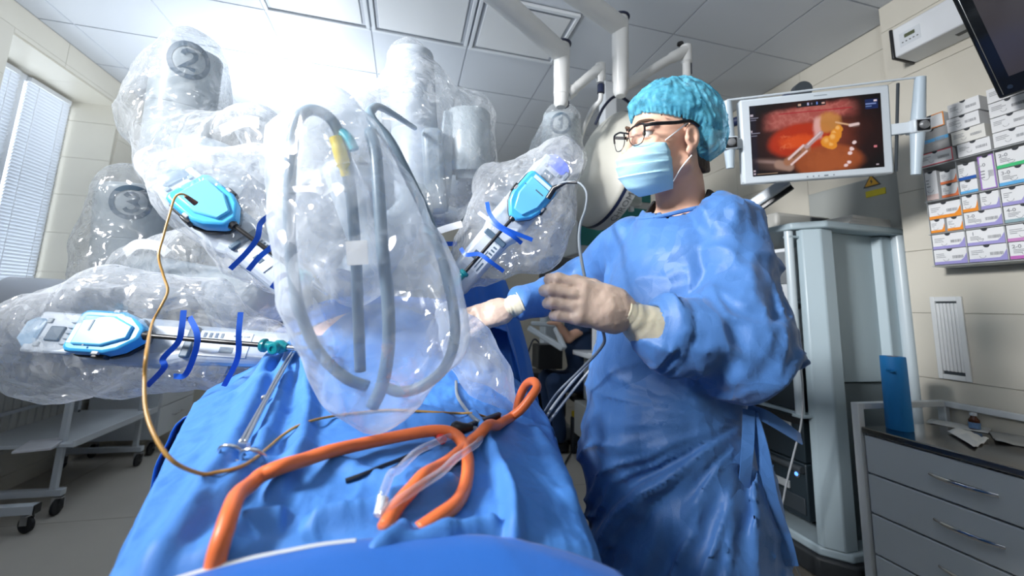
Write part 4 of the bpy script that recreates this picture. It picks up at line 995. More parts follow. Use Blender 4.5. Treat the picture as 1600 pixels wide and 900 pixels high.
# ---------- arm 1 (right, next to the surgeon)
a1 = thing('robot_arm', 'draped robot arm marked 1 leaning beside the surgeon', None, at(840, 330, 1.7), parent=ct)
Pt, Pb = at(877, 182, 2.2), at(868, 290, 2.2); shell('shoulder_housing', Pt, Pb, .096, RBODY, a1); badge(a1, Pt, Pb, .096, '1', (874, 201), .056)
b = MB(); b.tube(spline([Pb+np.array([0, 0, .1]), at(850, 300, 1.9), at(790, 300, 1.75), at(760, 300, 2.1), np.array([.55, 2.25, 1.8])], 6), .075, 18); b.build('arm_link', RBODY2, a1)
A, B = at(878, 250, 1.36), at(705, 452, 1.30); q, M, X, Y, Zn, L = carriage(a1, A, B, tocam(at(820, 310, 1.3))+np.array([.1, 0, .1]), .125, .075, LAMPB)
x1 = np.linalg.norm(at(850, 287, 1.35)-A)
i1, s1 = instrument('slanted right instrument shaft', q, M, x1, .012, .112, .160, at(717, 436, 1.255))
i1['label'] = 'cyan surgical instrument with grey cable, on the arm nearest the surgeon'
bag(a1, [[(872, 255, 1.42, .09), (820, 315, 1.47, .140), (765, 385, 1.45, .125), (722, 432, 1.38, .055)], [(850, 330, 1.42, .11), (840, 385, 1.45, .09)], [(780, 330, 1.42, .09), (770, 290, 1.5, .08)]], 33, .0095, .010, 9)
bag(a1, [[(877, 192, 2.2, .100), (870, 250, 2.15, .145), (850, 300, 2.0, .15)]], 35, .012, .010, 8)
for pts in ([(748, 332, 1.23), (775, 352, 1.20), (800, 368, 1.195), (815, 380, 1.21)], [(761, 316, 1.23), (766, 335, 1.21), (785, 355, 1.195), (832, 375, 1.21)], [(720, 388, 1.25), (728, 398, 1.235), (748, 397, 1.225), (765, 408, 1.22), (787, 424, 1.24)]):
    strap(a1, [at(*p) for p in pts], .012)
ribbon('strap', [at(690, 381, 1.45), at(714, 381, 1.44)], .016, STRAPM, a1, up=tuple(_f))
# ---------- arm 4 (centre, behind the hanging bag)
a4 = thing('robot_arm', 'unnumbered draped robot arm at the centre, tallest beneath the ceiling', None, at(650, 330, 1.6), parent=ct)
Pt, Pb = at(641, 84, 1.62), at(655, 330, 1.62); shell('shoulder_housing', Pt, Pb, .090, RWHITE, a4)
b = MB(); b.lathe(at(732, 270, 1.66), at(732, 175, 1.66)-at(732, 270, 1.66), [(.001, -.03), (.05, -.03), (.052, 0), (.085, .0), (.088, .01), (.088, .235), (.08, .245), (.001, .248)], 32); b.build('motor_housing', RBODY, a4, smooth=40)
b = MB(); b.bar(at(675, 200, 1.55), at(682, 335, 1.55), .05, .08); b.build('upright_panel', RBODY2, a4, bevel=.022, seg=3)
b = MB(); b.bar(at(705, 175, 1.60), at(688, 330, 1.60), .025, .06); b.build('upright_panel', RBODY2, a4, bevel=.008)
b = MB(); b.tube(spline([at(655, 300, 1.62), at(640, 340, 1.45), at(600, 380, 1.25), at(560, 440, 1.18)], 6), .07, 18); b.build('arm_link', RBODY, a4)
b = MB(); b.tube(spline([at(732, 235, 1.66), at(735, 250, 1.9), np.array([.2, 2.25, 1.85])], 6), .07, 18); b.build('boom_link', RBODY2, a4)
b = MB(); b.bar(at(525, 250, 1.12), at(590, 430, 1.12), .085, .06, up=tuple(_f)); b.build('carriage', RBODY, a4, bevel=.025, seg=4)
bag(a4, [[(641, 95, 1.62, .088), (650, 135, 1.6, .12), (640, 205, 1.5, .18), (560, 190, 1.35, .10)], [(690, 175, 1.58, .10), (700, 260, 1.58, .12), (690, 320, 1.52, .09)], [(738, 185, 1.66, .10), (738, 275, 1.66, .11)]], 43, .0115, .011, 7)
bag(a4, [[(560, 180, 1.3, .07), (480, 230, 1.2, .10), (500, 330, 1.1, .12), (560, 430, 1.1, .08)]], 45, .0105, .010, 8)
ribbon('tape', [at(682, 362, 1.35), at(700, 356, 1.33), at(722, 350, 1.33)], .022, WTAPE, a4, up=tuple(_f))
# ---------- endoscope cable bundle in its hanging bag (nearest the camera)
HOSE = mat('slate_cable_jacket', (.20, .28, .35), .35)
cb = thing('cable_bundle', 'looped grey endoscope cables hanging in a clear plastic bag, front centre', 'cable', at(583, 650, .62))
D = .66
for pts, r in (([(546, 300, .68), (538, 235, .67), (520, 190, .66), (490, 172, .65), (466, 186, .64), (456, 235, .635), (452, 330, .63), (456, 410, .63), (470, 490, .63), (500, 552, .635), (540, 590, .64), (575, 604, .65)], .0088),
               ([(532, 205, .69), (542, 255, .68), (551, 330, .68), (557, 420, .68), (560, 500, .68), (563, 580, .68)], .0092),
               ([(578, 205, .70), (588, 250, .67), (597, 380, .64), (606, 470, .63), (607, 540, .625), (598, 598, .62), (582, 636, .62)], .0098),
               ([(648, 200, 1.5), (600, 170, 1.05), (580, 172, .78), (582, 188, .715), (610, 222, .70), (640, 280, .69), (668, 340, .685), (692, 410, .68), (708, 480, .675), (710, 530, .67), (694, 575, .665), (660, 603, .66), (625, 612, .66), (590, 600, .66)], .0088)):
    b = MB(); b.tube(spline([at(*p) for p in pts], 10), r, 14); b.build('cable', HOSE, cb, smooth=180)
b = MB(); b.tube(spline([at(*p) for p in ((524, 215, .655), (532, 240, .655), (540, 275, .66))], 6), [.010]*4+[.011]*6+[.007]*3, 12); b.build('yellow_tag', mat('yellow_label', (.85, .62, .02), .4, var=.25, scale=60), cb)
b = MB(); b.tube(spline([at(*p) for p in ((534, 207, .665), (545, 218, .66), (553, 234, .66))], 5), .0085, 12); b.build('teal_connector', mat('teal_connector', (.02, .42, .52), .35), cb)
b = MB(); Mx = Matrix(np.stack(frame3(at(543, 395, .6), at(575, 393, .6), tocam(at(558, 395, .6))), 1).tolist()); b.box(at(558, 395, .612), (.032, .036, .0012), Mx); b.build('white_label', PAPER, cb)
bag(cb, [[(505, 190, .67, .058), (520, 260, .67, .085), (555, 350, .67, .112), (580, 450, .67, .125), (592, 530, .66, .115), (590, 590, .65, .07), (584, 645, .635, .012)], [(640, 420, .68, .06), (690, 530, .68, .04)]], 53, .0068, .0065, 10, FILM2, name='plastic_bag')
# loose film skirt falling to the right of the bag
cs = thing('plastic_sleeve', 'clear plastic sleeve draped over the belly right of the cable bag', 'plastic drape', at(780, 640, 1.0))
bag(cs, [[(700, 490, 1.02, .03), (732, 540, .98, .050), (766, 595, .94, .050), (800, 648, .92, .015)]], 57, .007, .006, 12, FILM2, name='film')
# ================================================================== right side: cart tower, drawer cabinet, boxes on the wall, vent, purifier, television
CARTM = mat('cart_blue_grey_paint', (.40, .50, .55), .38)
CARTD = mat('cart_dark_panel', (.16, .20, .22), .42)
DEV = mat('dark_device_front', (.020, .032, .042), .35)
vc = thing('equipment_tower', 'grey blue equipment tower cart with dark devices behind the surgeon', 'equipment cart', (2.2, 1.9, 0))
X0, X1, Y0, Y1 = 1.90, 2.50, 1.56, 2.20
b = MB(); b.prism([(X0-.02, Y0+.08, .10), (X0+.08, Y0-.03, .10), (X1, Y0-.03, .10), (X1+.0, Y1, .10), (X0-.02, Y1, .10)], (0, 0, .09)); b.build('foot_plate', mat('dark_base', (.03, .035, .04), .5), vc, bevel=.012)
b = MB(); b.prism([(X0, Y0+.085, .19), (X0+.085, Y0-.005, .19), (X1, Y0-.005, .19), (X1, Y1, .19), (X0, Y1, .19)], (0, 0, .04)); b.build('plinth', CARTM, vc, bevel=.01)
# corner upright with bevelled faces
b = MB(); b.prism([(X0+.01, Y0+.10, .23), (X0+.01, Y0+.065, .23), (X0+.065, Y0+.01, .23), (X0+.14, Y0+.01, .23), (X0+.14, Y0+.10, .23)], (0, 0, 1.47)); b.build('corner_upright', CARTM, vc, bevel=.006)
b = MB(); b.bx(X0+.14, X1-.02, Y0+.07, Y0+.09, .95, 1.70); b.build('side_panel_upper', CARTM, vc, bevel=.004)
b = MB(); b.bx(X0+.14, X1-.02, Y0+.085, Y0+.10, .23, .945); b.build('side_panel_lower', CARTD, vc, bevel=.004)
b = MB(); b.prism([(X1-.13, Y0+.09, .955), (X1-.11, Y0+.03, .955), (X1-.03, Y0+.03, .955), (X1-.03, Y0+.09, .955)], (0, 0, .74)); b.build('side_moulding', CARTM, vc, bevel=.006)
b = MB(); b.cyl((X1-.02, Y0+.01, .24), (X1-.02, Y0+.01, 1.70), .030, n=20); b.build('round_post', mat('pale_cart_tube', (.55, .64, .69), .3), vc)
b = MB(); b.prism([(X0-.03, Y0+.09, 1.70), (X0+.07, Y0-.02, 1.70), (X1+.02, Y0-.02, 1.70), (X1+.02, Y1, 1.70), (X0-.03, Y1, 1.70)], (0, 0, .035)); b.build('top_shelf', CARTM, vc, bevel=.008)
# push handle: vertical tube beside the corner
b = MB(); b.tube([(X0-.035, Y0+.10, .80), (X0-.035, Y0+.10, 1.69)], .020, 18); b.build('handle_tube', mat('pale_cart_tube', (.55, .64, .69), .3), vc)
b = MB(); b.bx(X0-.06, X0+.10, Y0+.075, Y0+.125, .785, .80); b.build('handle_bracket', CARTM, vc, bevel=.004)
b = MB(); b.bx(X0-.05, X0+.02, Y0+.08, Y0+.12, 1.655, 1.668); b.build('handle_bracket', CARTM, vc, bevel=.004)
b = MB(); b.bx(X1-.06, X1-.02, Y0+.11, Y1-.01, .23, 1.70); b.build('back_panel', CARTD, vc)
for z in (.78, 1.06, 1.33):
    b = MB(); b.bx(X0+.005, X1-.07, Y0+.13, Y1-.01, z, z+.016); b.build('shelf', CARTM, vc, bevel=.003)
b = MB(); b.bx(X0+.01, X0+.05, Y1-.05, Y1-.01, .23, 1.70); b.build('rear_upright', CARTM, vc, bevel=.004)
# devices in the tower: front faces look to -X
def device(name, label, cat, z0, z1, m_, y0=Y0+.14, y1=Y1-.06, x0=X0+.01):
    t = thing(name, label, cat, ((x0+X1-.1)/2, (y0+y1)/2, z0))
    b = MB(); b.bx(x0+.012, X1-.08, y0, y1, z0, z1); b.build('case', m_, t, bevel=.006)
    return t, x0, y0, y1
t, x, ya, yb = device('control_unit', 'grey unit with a display on the tower top shelf behind the gown', 'device', 1.347, 1.62, WHITE_METAL)
b = MB(); b.bx(x+.004, x+.012, ya+.03, yb-.05, 1.43, 1.60); b.build('display', mat('grey_display', (.20, .22, .24), .25), t, bevel=.003)
t, x, ya, yb = device('video_processor', 'white video unit with small green light in the tower', 'device', 1.077, 1.30, WHITE_METAL)
b = MB(); b.bx(x+.006, x+.012, ya+.01, yb-.01, 1.085, 1.20); b.build('front_panel', DEV, t)
b = MB(); b.box((x+.005, ya+.04, 1.21), (.004, .01, .012)); b.build('status_light', emission('green_light', (.5, 1, .1), 2), t)
t, x, ya, yb = device('light_source', 'black unit on the middle tower shelf', 'device', .797, 1.03, DEV)
b = MB(); b.bx(x+.004, x+.012, ya+.02, yb-.02, .97, 1.01); b.build('front_slot', DARK, t); b = MB(); b.box((x+.005, ya+.05, 1.02), (.004, .012, .005)); b.build('status_light', emission('blue_light', (.1, .3, 1), 2), t)
t, x, ya, yb = device('drive_unit', 'dark unit with a grey drawer slot near the tower middle', 'device', .56, .775, DEV)
b = MB(); b.bx(x+.0, x+.012, ya+.06, yb-.03, .70, .735); b.build('slot', mat('slot_grey', (.42, .45, .47), .35), t, bevel=.003)
b = MB(); b.bx(x+.004, x+.012, ya+.01, yb-.01, .735, .765); b.build('slot_flap', BLACK, t, bevel=.003)
t, x, ya, yb = device('drive_unit', 'dark lower tower unit with glowing blue power button', 'device', .30, .555, DEV)
b = MB(); b.bx(x+.0, x+.012, ya+.09, yb-.03, .415, .45); b.build('slot', mat('slot_grey', (.42, .45, .47), .35), t, bevel=.003)
b = MB(); b.lathe((x+.012, ya+.045, .50), (-1, 0, 0), [(.001, 0), (.017, 0), (.017, .008), (.012, .010), (.001, .010)], 18); pbn = b.build('power_button', CHROME, t)
b = MB(); b.lathe((x+.0018, ya+.045, .50), (-1, 0, 0), [(.001, 0), (.009, 0), (.008, .003), (.001, .003)], 16); b.build('button_light', emission('blue_button', (.08, .25, 1.0), 2.5), pbn)
b = MB(); b.bx(x+.003, x+.012, ya+.01, yb-.01, .325, .40); b.build('lower_panel', mat('dark_panel', (.035, .045, .055), .4), t, bevel=.004)
b = MB(); b.tube([(x-.004, ya+.005, .53), (x-.004, yb-.02, .53)], .016, 12); b.build('grip_bar', DARK, t)
# things on the tower
t = thing('recorder', 'flat grey device with rounded corners on top of the tower', 'device', atY(1265, 325, 1.85))
p = np.array([2.05, 1.93, 1.735])
b = MB(); b.bx(1.93, 2.32, 1.78, 2.10, 1.736, 1.83); b.build('case', mat('warm_grey_case', (.46, .46, .43), .45), t, bevel=.02, seg=3)
b = MB(); b.bx(2.16, 2.30, 1.772, 1.782, 1.765, 1.815); b.build('vent_panel', DARK, t)
for k in range(3):
    zz = 1.7355+k*.0165
    b = MB(); a = .04*(k-1); Rz = Matrix.Rotation(a, 3, 'Z'); b.box((2.29+.005*k, 1.65, zz+.008), (.27, .17, .0155), Rz)
    for e in range(1, 4): b.box((2.29+.005*k, 1.65, zz+.0155*e/4), (.274, .174, .0006), Rz)
    tag(b.build('paper_stack', PAPER), ['lowest white paper pad stacked on the tower', 'middle white paper pad stacked on the tower', 'topmost white paper pad stacked on the tower'][k], 'paper', 'paper pads on the equipment tower')
# electrical panel with warning signs on the far right wall
t = thing('electrical_panel', 'grey electrical wall panel with yellow warning stickers behind the monitor', 'electrical panel', (XR-.03, 1.75, 1.5))
b = MB(); b.bx(XR-.06, XR-.001, 1.53, 2.05, 1.45, 2.05); b.build('door', mat('grey_panel_paint', (.42, .44, .42), .5), t, bevel=.004)
c = atX(1362, 284, XR-.062); s = .045
b = MB(); b.prism([(c[0], c[1]+s, c[2]-s*.6), (c[0], c[1]-s, c[2]-s*.6), (c[0], c[1], c[2]+s*1.0)], (-.002, 0, 0)); wg = b.build('warning_sign', BLACK, t)
b = MB(); b.prism([(c[0]-.002, c[1]+s*.8, c[2]-s*.48), (c[0]-.002, c[1]-s*.8, c[2]-s*.48), (c[0]-.002, c[1], c[2]+s*.78)], (-.001, 0, 0)); b.build('sign_face', mat('warning_orange', (.80, .42, .03), .5), wg)
b = MB(); b.prism([(c[0]-.0032, c[1]+dy*s, c[2]+dz*s) for dy, dz in ((-.05, .35), (.15, .0), (.02, .0), (.08, -.35), (-.16, .05), (-.03, .05))], (-.0005, 0, 0)); b.build('lightning_mark', BLACK, wg)
c = atX(1368, 301, XR-.062); b = MB(); b.box(c, (.002, .10, .035)); b.build('yellow_sticker', mat('yellow_sticker', (.75, .62, .02), .5), t)
# ---- drawer cabinet
CX0, CX1, CY0, CY1, CZ = 1.87, 2.392, .35, 1.415, .815
WCAB = mat('white_cabinet_laminate', (.66, .71, .74), .42, var=.02, scale=4)
cb2 = thing('drawer_cabinet', 'white drawer cabinet with steel worktop rail at the lower right', 'cabinet', ((CX0+CX1)/2, (CY0+CY1)/2, 0))
b = MB(); b.bx(CX0+.02, CX1, CY0, CY1-.03, .06, CZ-.022); b.build('body', WCAB, cb2, bevel=.003)
b = MB(); b.bx(CX0-.008, CX1, CY0-.01, CY1-.032, CZ-.02, CZ+.004); b.build('worktop', mat('dark_steel_top', (.30, .28, .26), .16, 1.0, var=.05), cb2, bevel=.004)
FR = mat('white_square_tube', (.74, .77, .79), .35)
b = MB(); b.bx(CX0-.012, CX0+.020, CY1-.03, CY1, 0, CZ+.095); b.build('corner_post', FR, cb2, bevel=.003)
b = MB(); b.bx(CX1-.028, CX1, CY1-.03, CY1, 0, CZ+.095); b.build('corner_post', FR, cb2, bevel=.003)
b = MB(); b.bx(CX0+.020, CX1-.028, CY1-.03, CY1, CZ+.070, CZ+.095); b.build('guard_rail', FR, cb2, bevel=.003)
b = MB(); b.bx(CX1-.028, CX1, CY0, CY1-.03, CZ+.070, CZ+.095); b.build('guard_rail', FR, cb2, bevel=.003)
b = MB(); b.bx(CX1-.028, CX1, CY0, CY0+.028, CZ+.004, CZ+.070); b.build('corner_post', FR, cb2, bevel=.003)
zt = [CZ-.025, CZ-.175, CZ-.325, CZ-.475, CZ-.625, .07]
for k in range(5):
    b = MB(); b.bx(CX0, CX0+.02, CY0+.006, CY1-.036, zt[k+1]+.004, zt[k]-.002); d = b.build('drawer', WCAB, cb2, bevel=.004)
    zc = (zt[k]+zt[k+1])/2+.004; yc = (1.17+.965)/2; pts = []
    for u in np.linspace(-1, 1, 15): pts.append((CX0-.012-.020*(1-u*u), yc-.09*u, zc+.0))
    b = MB(); b.tube(pts, [.004+.0022*(1-u*u) for u in np.linspace(-1, 1, 15)], 10, flat=1.4); b.build('handle', CHROME, d)
# things on the worktop
def ontop(x, y, dz=.004): return atZ(x, y, CZ+.004)
p = ontop(1388, 655); t = thing('paper_roll', 'tall blue paper roll standing on the cabinet worktop', 'paper roll', p)
p = np.array([1.99, 1.325, CZ+.0045]); t.location = p.tolist(); WM[t] = Matrix.Translation(V3(p))
b = MB(); b.lathe(p, (0, 0, 1), [(.018, 0), (.042, 0), (.0435, .004), (.042, .285), (.041, .29), (.018, .29), (.018, .0)], 30); b.build('roll', mat('blue_paper_roll', (.012, .23, .60), .6, var=.05, bump=.1, bscale=120), t, smooth=40)
b = MB(); b.lathe(p, (0, 0, 1), [(.0175, .002), (.0178, .2905), (.014, .2905), (.014, .002)], 20); b.build('core', mat('cardboard', (.28, .20, .14), .8), t)
ribbon('loose_sheet', [p+np.array([-.041, -.012, .24]), p+np.array([-.050, -.022, .235]), p+np.array([-.056, -.020, .23])], .03, MATS['blue_paper_roll'], t)
p = np.array([2.335, 1.275, CZ+.0045]); t = thing('medicine_bottle', 'small brown glass bottle with blue label by the guard rail', 'bottle', p)
b = MB(); b.lathe(p, (0, 0, 1), [(.001, 0), (.016, 0), (.0175, .003), (.0175, .040), (.010, .050), (.0095, .056), (.001, .056)], 24); b.build('glass_body', mat('brown_glass', (.10, .028, .01), .12), t)
b = MB(); b.lathe(p, (0, 0, 1), [(.0178, .006), (.0181, .0061), (.0181, .030), (.0178, .0301)], 24); b.build('label_band', mat('blue_white_label', (.20, .35, .62), .5, var=.4, scale=90), t)
b = MB(); b.lathe(p, (0, 0, 1), [(.001, .0565), (.0115, .0565), (.0115, .068), (.001, .068)], 20); b.build('cap', WHITE_METAL, t)
def sheet(name, label, pts, z, m_, curl=.006, seed=0):
    P = [ontop(x, y) for x, y in pts]; c = sum(P)/len(P); n = 9
    G = []
    for i in range(n):
        for j in range(n):
            u, v = i/(n-1), j/(n-1); q = (P[0]*(1-u)+P[1]*u)*(1-v)+(P[3]*(1-u)+P[2]*u)*v
            q = q+np.array([0, 0, z+curl*abs(float(vnoise(np.array([u*2.2, v*2.2, seed]), seed)))]); G.append(q)
    f = [(i*n+j, i*n+j+1, (i+1)*n+j+1, (i+1)*n+j) for i in range(n-1) for j in range(n-1)]
    o = mk(name, np.array(G), f, m_, None, 60); s = o.modifiers.new('s', 'SOLIDIFY'); s.thickness = .0012; tag(o, label, 'paper'); return o
sheet('paper_pack', 'long flat white paper pack behind the crumpled packet on the worktop', [(1447, 661), (1456, 657), (1550, 672), (1544, 678)], .001, PAPER, .008, 1)
sheet('paper_packet', 'crumpled white paper packet on the dark worktop', [(1480, 676), (1515, 674), (1546, 690), (1522, 702)], .001, PAPER, .016, 2)
sheet('paper_sheet', 'grey translucent wrapper lying at the worktop edge', [(1545, 676), (1640, 680), (1680, 712), (1556, 692)], .001, mat('grey_wrapper', (.45, .45, .43), .4), .012, 3)
# ---- vent grille on the wall
V = [atX(1455, 465, XN), atX(1500, 463, XN), atX(1526, 604, XN), atX(1470, 598, XN)]
t = thing('wall_vent', 'white slotted ventilation grille on the tiled wall', 'vent', V[3])
ya, yb = (V[0][1]+V[3][1])/2, (V[1][1]+V[2][1])/2; za, zb = 1.005, 1.375; ya, yb = max(ya, yb), min(ya, yb)
VW = mat('white_vent_plastic', (.82, .84, .84), .4)
for n_, r in (('frame_side', (yb, yb+.018, za, zb)), ('frame_side', (ya-.018, ya, za, zb)), ('frame_end', (yb+.018, ya-.018, za, za+.022)), ('frame_end', (yb+.018, ya-.018, zb-.022, zb))):
    b = MB(); b.bx(XN-.012, XN-.0005, r[0], r[1], r[2], r[3]); b.build(n_, VW, t, bevel=.002)
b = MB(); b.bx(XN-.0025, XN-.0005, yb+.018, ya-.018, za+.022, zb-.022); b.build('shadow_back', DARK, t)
w_ = (ya-yb-.036)/6
for k in range(6):
    b = MB(); y = yb+.018+w_*(k+.5); b.bx(XN-.010, XN-.003, y-w_*.455, y+w_*.455, za+.036, zb-.030); b.build('slat', VW, t, bevel=.003)
# ---- air purifier on the wall
p0 = atX(1392, 50, XN-.13)
t = thing('air_purifier', 'white wall-mounted air purifier box with small control display', 'air purifier', (XN-.07, 1.1, 2.55))
ye = 1.36; za, zb = 2.545, 2.697
b = MB(); b.bx(XN-.14, XN-.001, .45, ye, za, zb); b.build('case', mat('white_purifier', (.80, .83, .86), .38), t, bevel=.006)
b = MB(); b.bx(XN-.145, XN-.002, ye+.001, ye+.012, za-.004, zb+.004); b.build('end_cap', BLACK, t, bevel=.003)
c = atX(1417, 52, XN-.141); Xp = XN-.1405
b = MB(); b.box((Xp, c[1]-.01, c[2]-.02), (.002, .085, .07)); cp = b.build('control_panel', mat('pale_panel', (.70, .74, .78), .4), t)
b = MB(); b.box((Xp-.0015, c[1]-.01, c[2]-.008), (.002, .042, .018)); b.build('display', mat('olive_display', (.10, .12, .06), .3), cp)
for k in range(5):
    b = MB(); b.box((Xp-.0015, c[1]+.02-.015*k, c[2]-.036), (.002, .006, .004)); b.build('button', BLACK, cp)
b = MB(); b.box((XN-.07, 1.05, za-.0008), (.025, .22, .0012)); b.build('vent_slot', DARK, t)
# ---- television
BL = atX(1560, 156, 2.12); U = np.array([-.44, .0, .90]); U /= np.linalg.norm(U); R_ = np.array([0, -1.0, .0]); Nf = np.cross(R_, U); Nf = Nf if Nf[0] < 0 else -Nf
t = thing('television', 'black flat television tilted down at the upper right corner', 'television', BL)
Wt, Ht = .95, .56; Mx = Matrix(np.stack([R_, U, np.cross(R_, U)], 1).tolist())
q = lambda a, c, n: BL+R_*a+U*c+Nf*n
b = MB(); b.box(q(Wt/2, Ht/2, -.02), (Wt, Ht, .04), Mx); b.build('case', mat('gloss_black', (.008, .009, .011), .08), t, bevel=.008)
b = MB(); b.box(q(Wt/2, Ht/2+.012, .0008), (Wt-.10, Ht-.115, .0014), Mx); b.build('screen', mat('dark_screen_glass', (.06, .052, .056), .12, spec=.7), t)
b = MB(); b.lathe(q(.042, .032, .0005), Nf, [(.001, 0), (.008, 0), (.008, .0015), (.001, .002)], 18); b.build('power_button', mat('tv_button', (.02, .03, .05), .2), t)
b = MB(); b.tube([q(.018, .012, .0012), q(.018, Ht-.02, .0012)], .0012, 6); b.build('bezel_line', CHROME, t)
b = MB(); b.bar(q(Wt*.5, Ht*.5, -.041), (XN-.002, BL[1]-Wt*.5, 2.38), .10, .10); b.build('wall_mount', BLACK, t)
# ---- suture boxes in a clear wall rack
rk = thing('box_rack', 'clear wall rack holding rows of suture boxes', 'rack', atX(1463, 417, XN))
RX = XN-.125
yL = [1.311, 1.193, 1.072, .95, .83]
b = MB(); b.bx(XN-.002, XN-.0005, yL[-1], yL[0]+.01, 1.50, 2.00); b.build('back_plate', mat('rack_back', (.45, .47, .48), .4), rk)
RACK = mat('rack_steel', (.60, .62, .63), .35, .5)
zs = [1.508, 1.652, 1.802, 1.962]
for z in zs[:1]+zs[1:]:
    b = MB(); b.bx(RX-.006, XN-.003, yL[-1], yL[0]+.006, z-.006, z-.003); b.build('shelf', RACK, rk)
for y in yL:
    b = MB(); b.bx(RX+.005, XN-.003, y-.0012+.003, y+.0012+.003, 1.508, 1.958); b.build('divider', RACK, rk)
INK = mat('box_print_ink', (.03, .035, .045), .6); INK2 = mat('box_print_grey', (.30, .31, .33), .6)
GREYC = mat('grey_carton', (.36, .36, .36), .7)
stripe_m = {}
def sbox(y0, y1, z0, z1, face, col, label, band='bottom', text=None, dep=.115, tilt=0.0, lift=0.0, code=True):
    """one carton: face looks to -X; y0 is its left end in the picture (larger Y)"""
    t = thing('suture_box', label, 'box', ((RX+XN)/2, (y0+y1)/2, z0), 'boxes of sutures in the wall rack')
    yc, zc = (y0+y1)/2, (z0+z1)/2; W_, H_ = abs(y0-y1), z1-z0; Rt = Matrix.Rotation(tilt, 3, 'X'); cen = Vector((RX, yc, zc+lift))
    def P(u, v, n): return cen+Rt @ Vector((-n, -u, v))          # u right in picture, v up, n out
    fm = mat('carton_'+face, {'white': (.84, .85, .86), 'warm': (.82, .81, .76), 'grey': (.50, .50, .50)}[face], .45)
    hw, hh = W_/2-.0012, H_/2-.0012
    b = MB(); b.box(cen+Rt @ Vector((dep/2, 0, 0)), (dep, hw*2, hh*2), Rt); b.build('carton', fm if face != 'grey' else GREYC, t, bevel=.0012)
    n1 = .0008
    if col:
        cm = mat('print_%.2f_%.2f_%.2f' % col, col, .5)
        if band == 'bottom': pl = [(-hw, -hh), (hw, -hh), (hw, hh*.30), (hw*.82, -hh*.30), (hw*.62, -hh*.62), (-hw, -hh*.62)]
        elif band == 'frame': pl = None
        elif band == 'top': pl = [(-hw, hh*.35), (hw, hh*.35), (hw, hh), (-hw, hh)]
        elif band == 'mid': pl = [(-hw, -hh*.15), (hw, -hh*.15), (hw, hh*.15), (-hw, hh*.15)]
        elif band == 'left': pl = [(-hw, -hh), (-hw*.86, -hh), (-hw*.86, hh), (-hw, hh)]
        elif band == 'low': pl = [(-hw, -hh), (hw, -hh), (hw, -hh*.62), (-hw, -hh*.62)]
        b = MB()
        if pl: b.prism([P(u, v, 0) for u, v in pl], P(0, 0, n1)-P(0, 0, 0))
        else:
            e = .004
            for (u0, u1, v0, v1) in ((-hw, hw, -hh, -hh+e), (-hw, hw, hh-e, hh), (-hw, -hw+e, -hh+e, hh-e), (hw-e, hw, -hh+e, hh-e)): b.prism([P(u0, v0, 0), P(u1, v0, 0), P(u1, v1, 0), P(u0, v1, 0)], P(0, 0, n1)-P(0, 0, 0))
        b.build('colour_band', cm, t, smooth=0)
    # thumb notch at the top edge
    b = MB(); b.prism([P(.010*math.cos(a), hh-.010*math.sin(a)*1.0, .0004) for a in np.linspace(0, math.pi, 9)], P(0, 0, n1*.6)-P(0, 0, 0)); b.build('thumb_notch', INK, t, smooth=0)
    b = MB()
    if text: text_on(b, text, min(H_*.30, .020), np.array(P(-hw*.62, hh*.45, .0012)), np.array(P(1, 0, 0)-P(0, 0, 0)), np.array(P(0, 1, 0)-P(0, 0, 0)), True)
    if code:
        r_ = random.Random(int(y0*1e4+z0*1e3)); u = hw*.15
        while u < hw*.80:
            wd = r_.choice((.0008, .0012, .0018)); b.prism([P(u, -hh*.30, .001), P(u+wd, -hh*.30, .001), P(u+wd, hh*.08, .001), P(u, hh*.08, .001)], P(0, 0, .0003)-P(0, 0, 0)); u += wd+r_.choice((.001, .0016))
    r_ = random.Random(int(z0*1e4+y0*77))
    for k in range(3):
        v = hh*(.36-.22*k) if not text else hh*(.05-.18*k); L_ = hw*r_.uniform(.35, .75); u = -hw*.80 if (text or not code) else -hw*.85
        b.prism([P(u, v, .001), P(u+L_, v, .001), P(u+L_, v+hh*.07, .001), P(u, v+hh*.07, .001)], P(0, 0, .0003)-P(0, 0, 0))
    # small drawing of a curved needle
    b.add(*arc(P, -hw*.25, -hh*.30, min(hh*.30, .012)))
    b.build('print', INK2, t, smooth=0)
    return t
def arc(P, u, v, r):
    vs = []; fs = []; K = 12
    for i in range(K+1):
        a = math.pi*(1+i/K)
        for rr in (r, r*.86): vs.append(P(u+rr*math.cos(a), v+rr*math.sin(a), .0012))
    return vs, [(2*i, 2*i+1, 2*i+3, 2*i+2) for i in range(K)]
OR, PU, GR, BLU, LB, RE, TE = (.90, .30, .02), (.36, .33, .66), (.05, .55, .20), (.01, .10, .42), (.12, .45, .80), (.75, .10, .12), (.28, .42, .46)
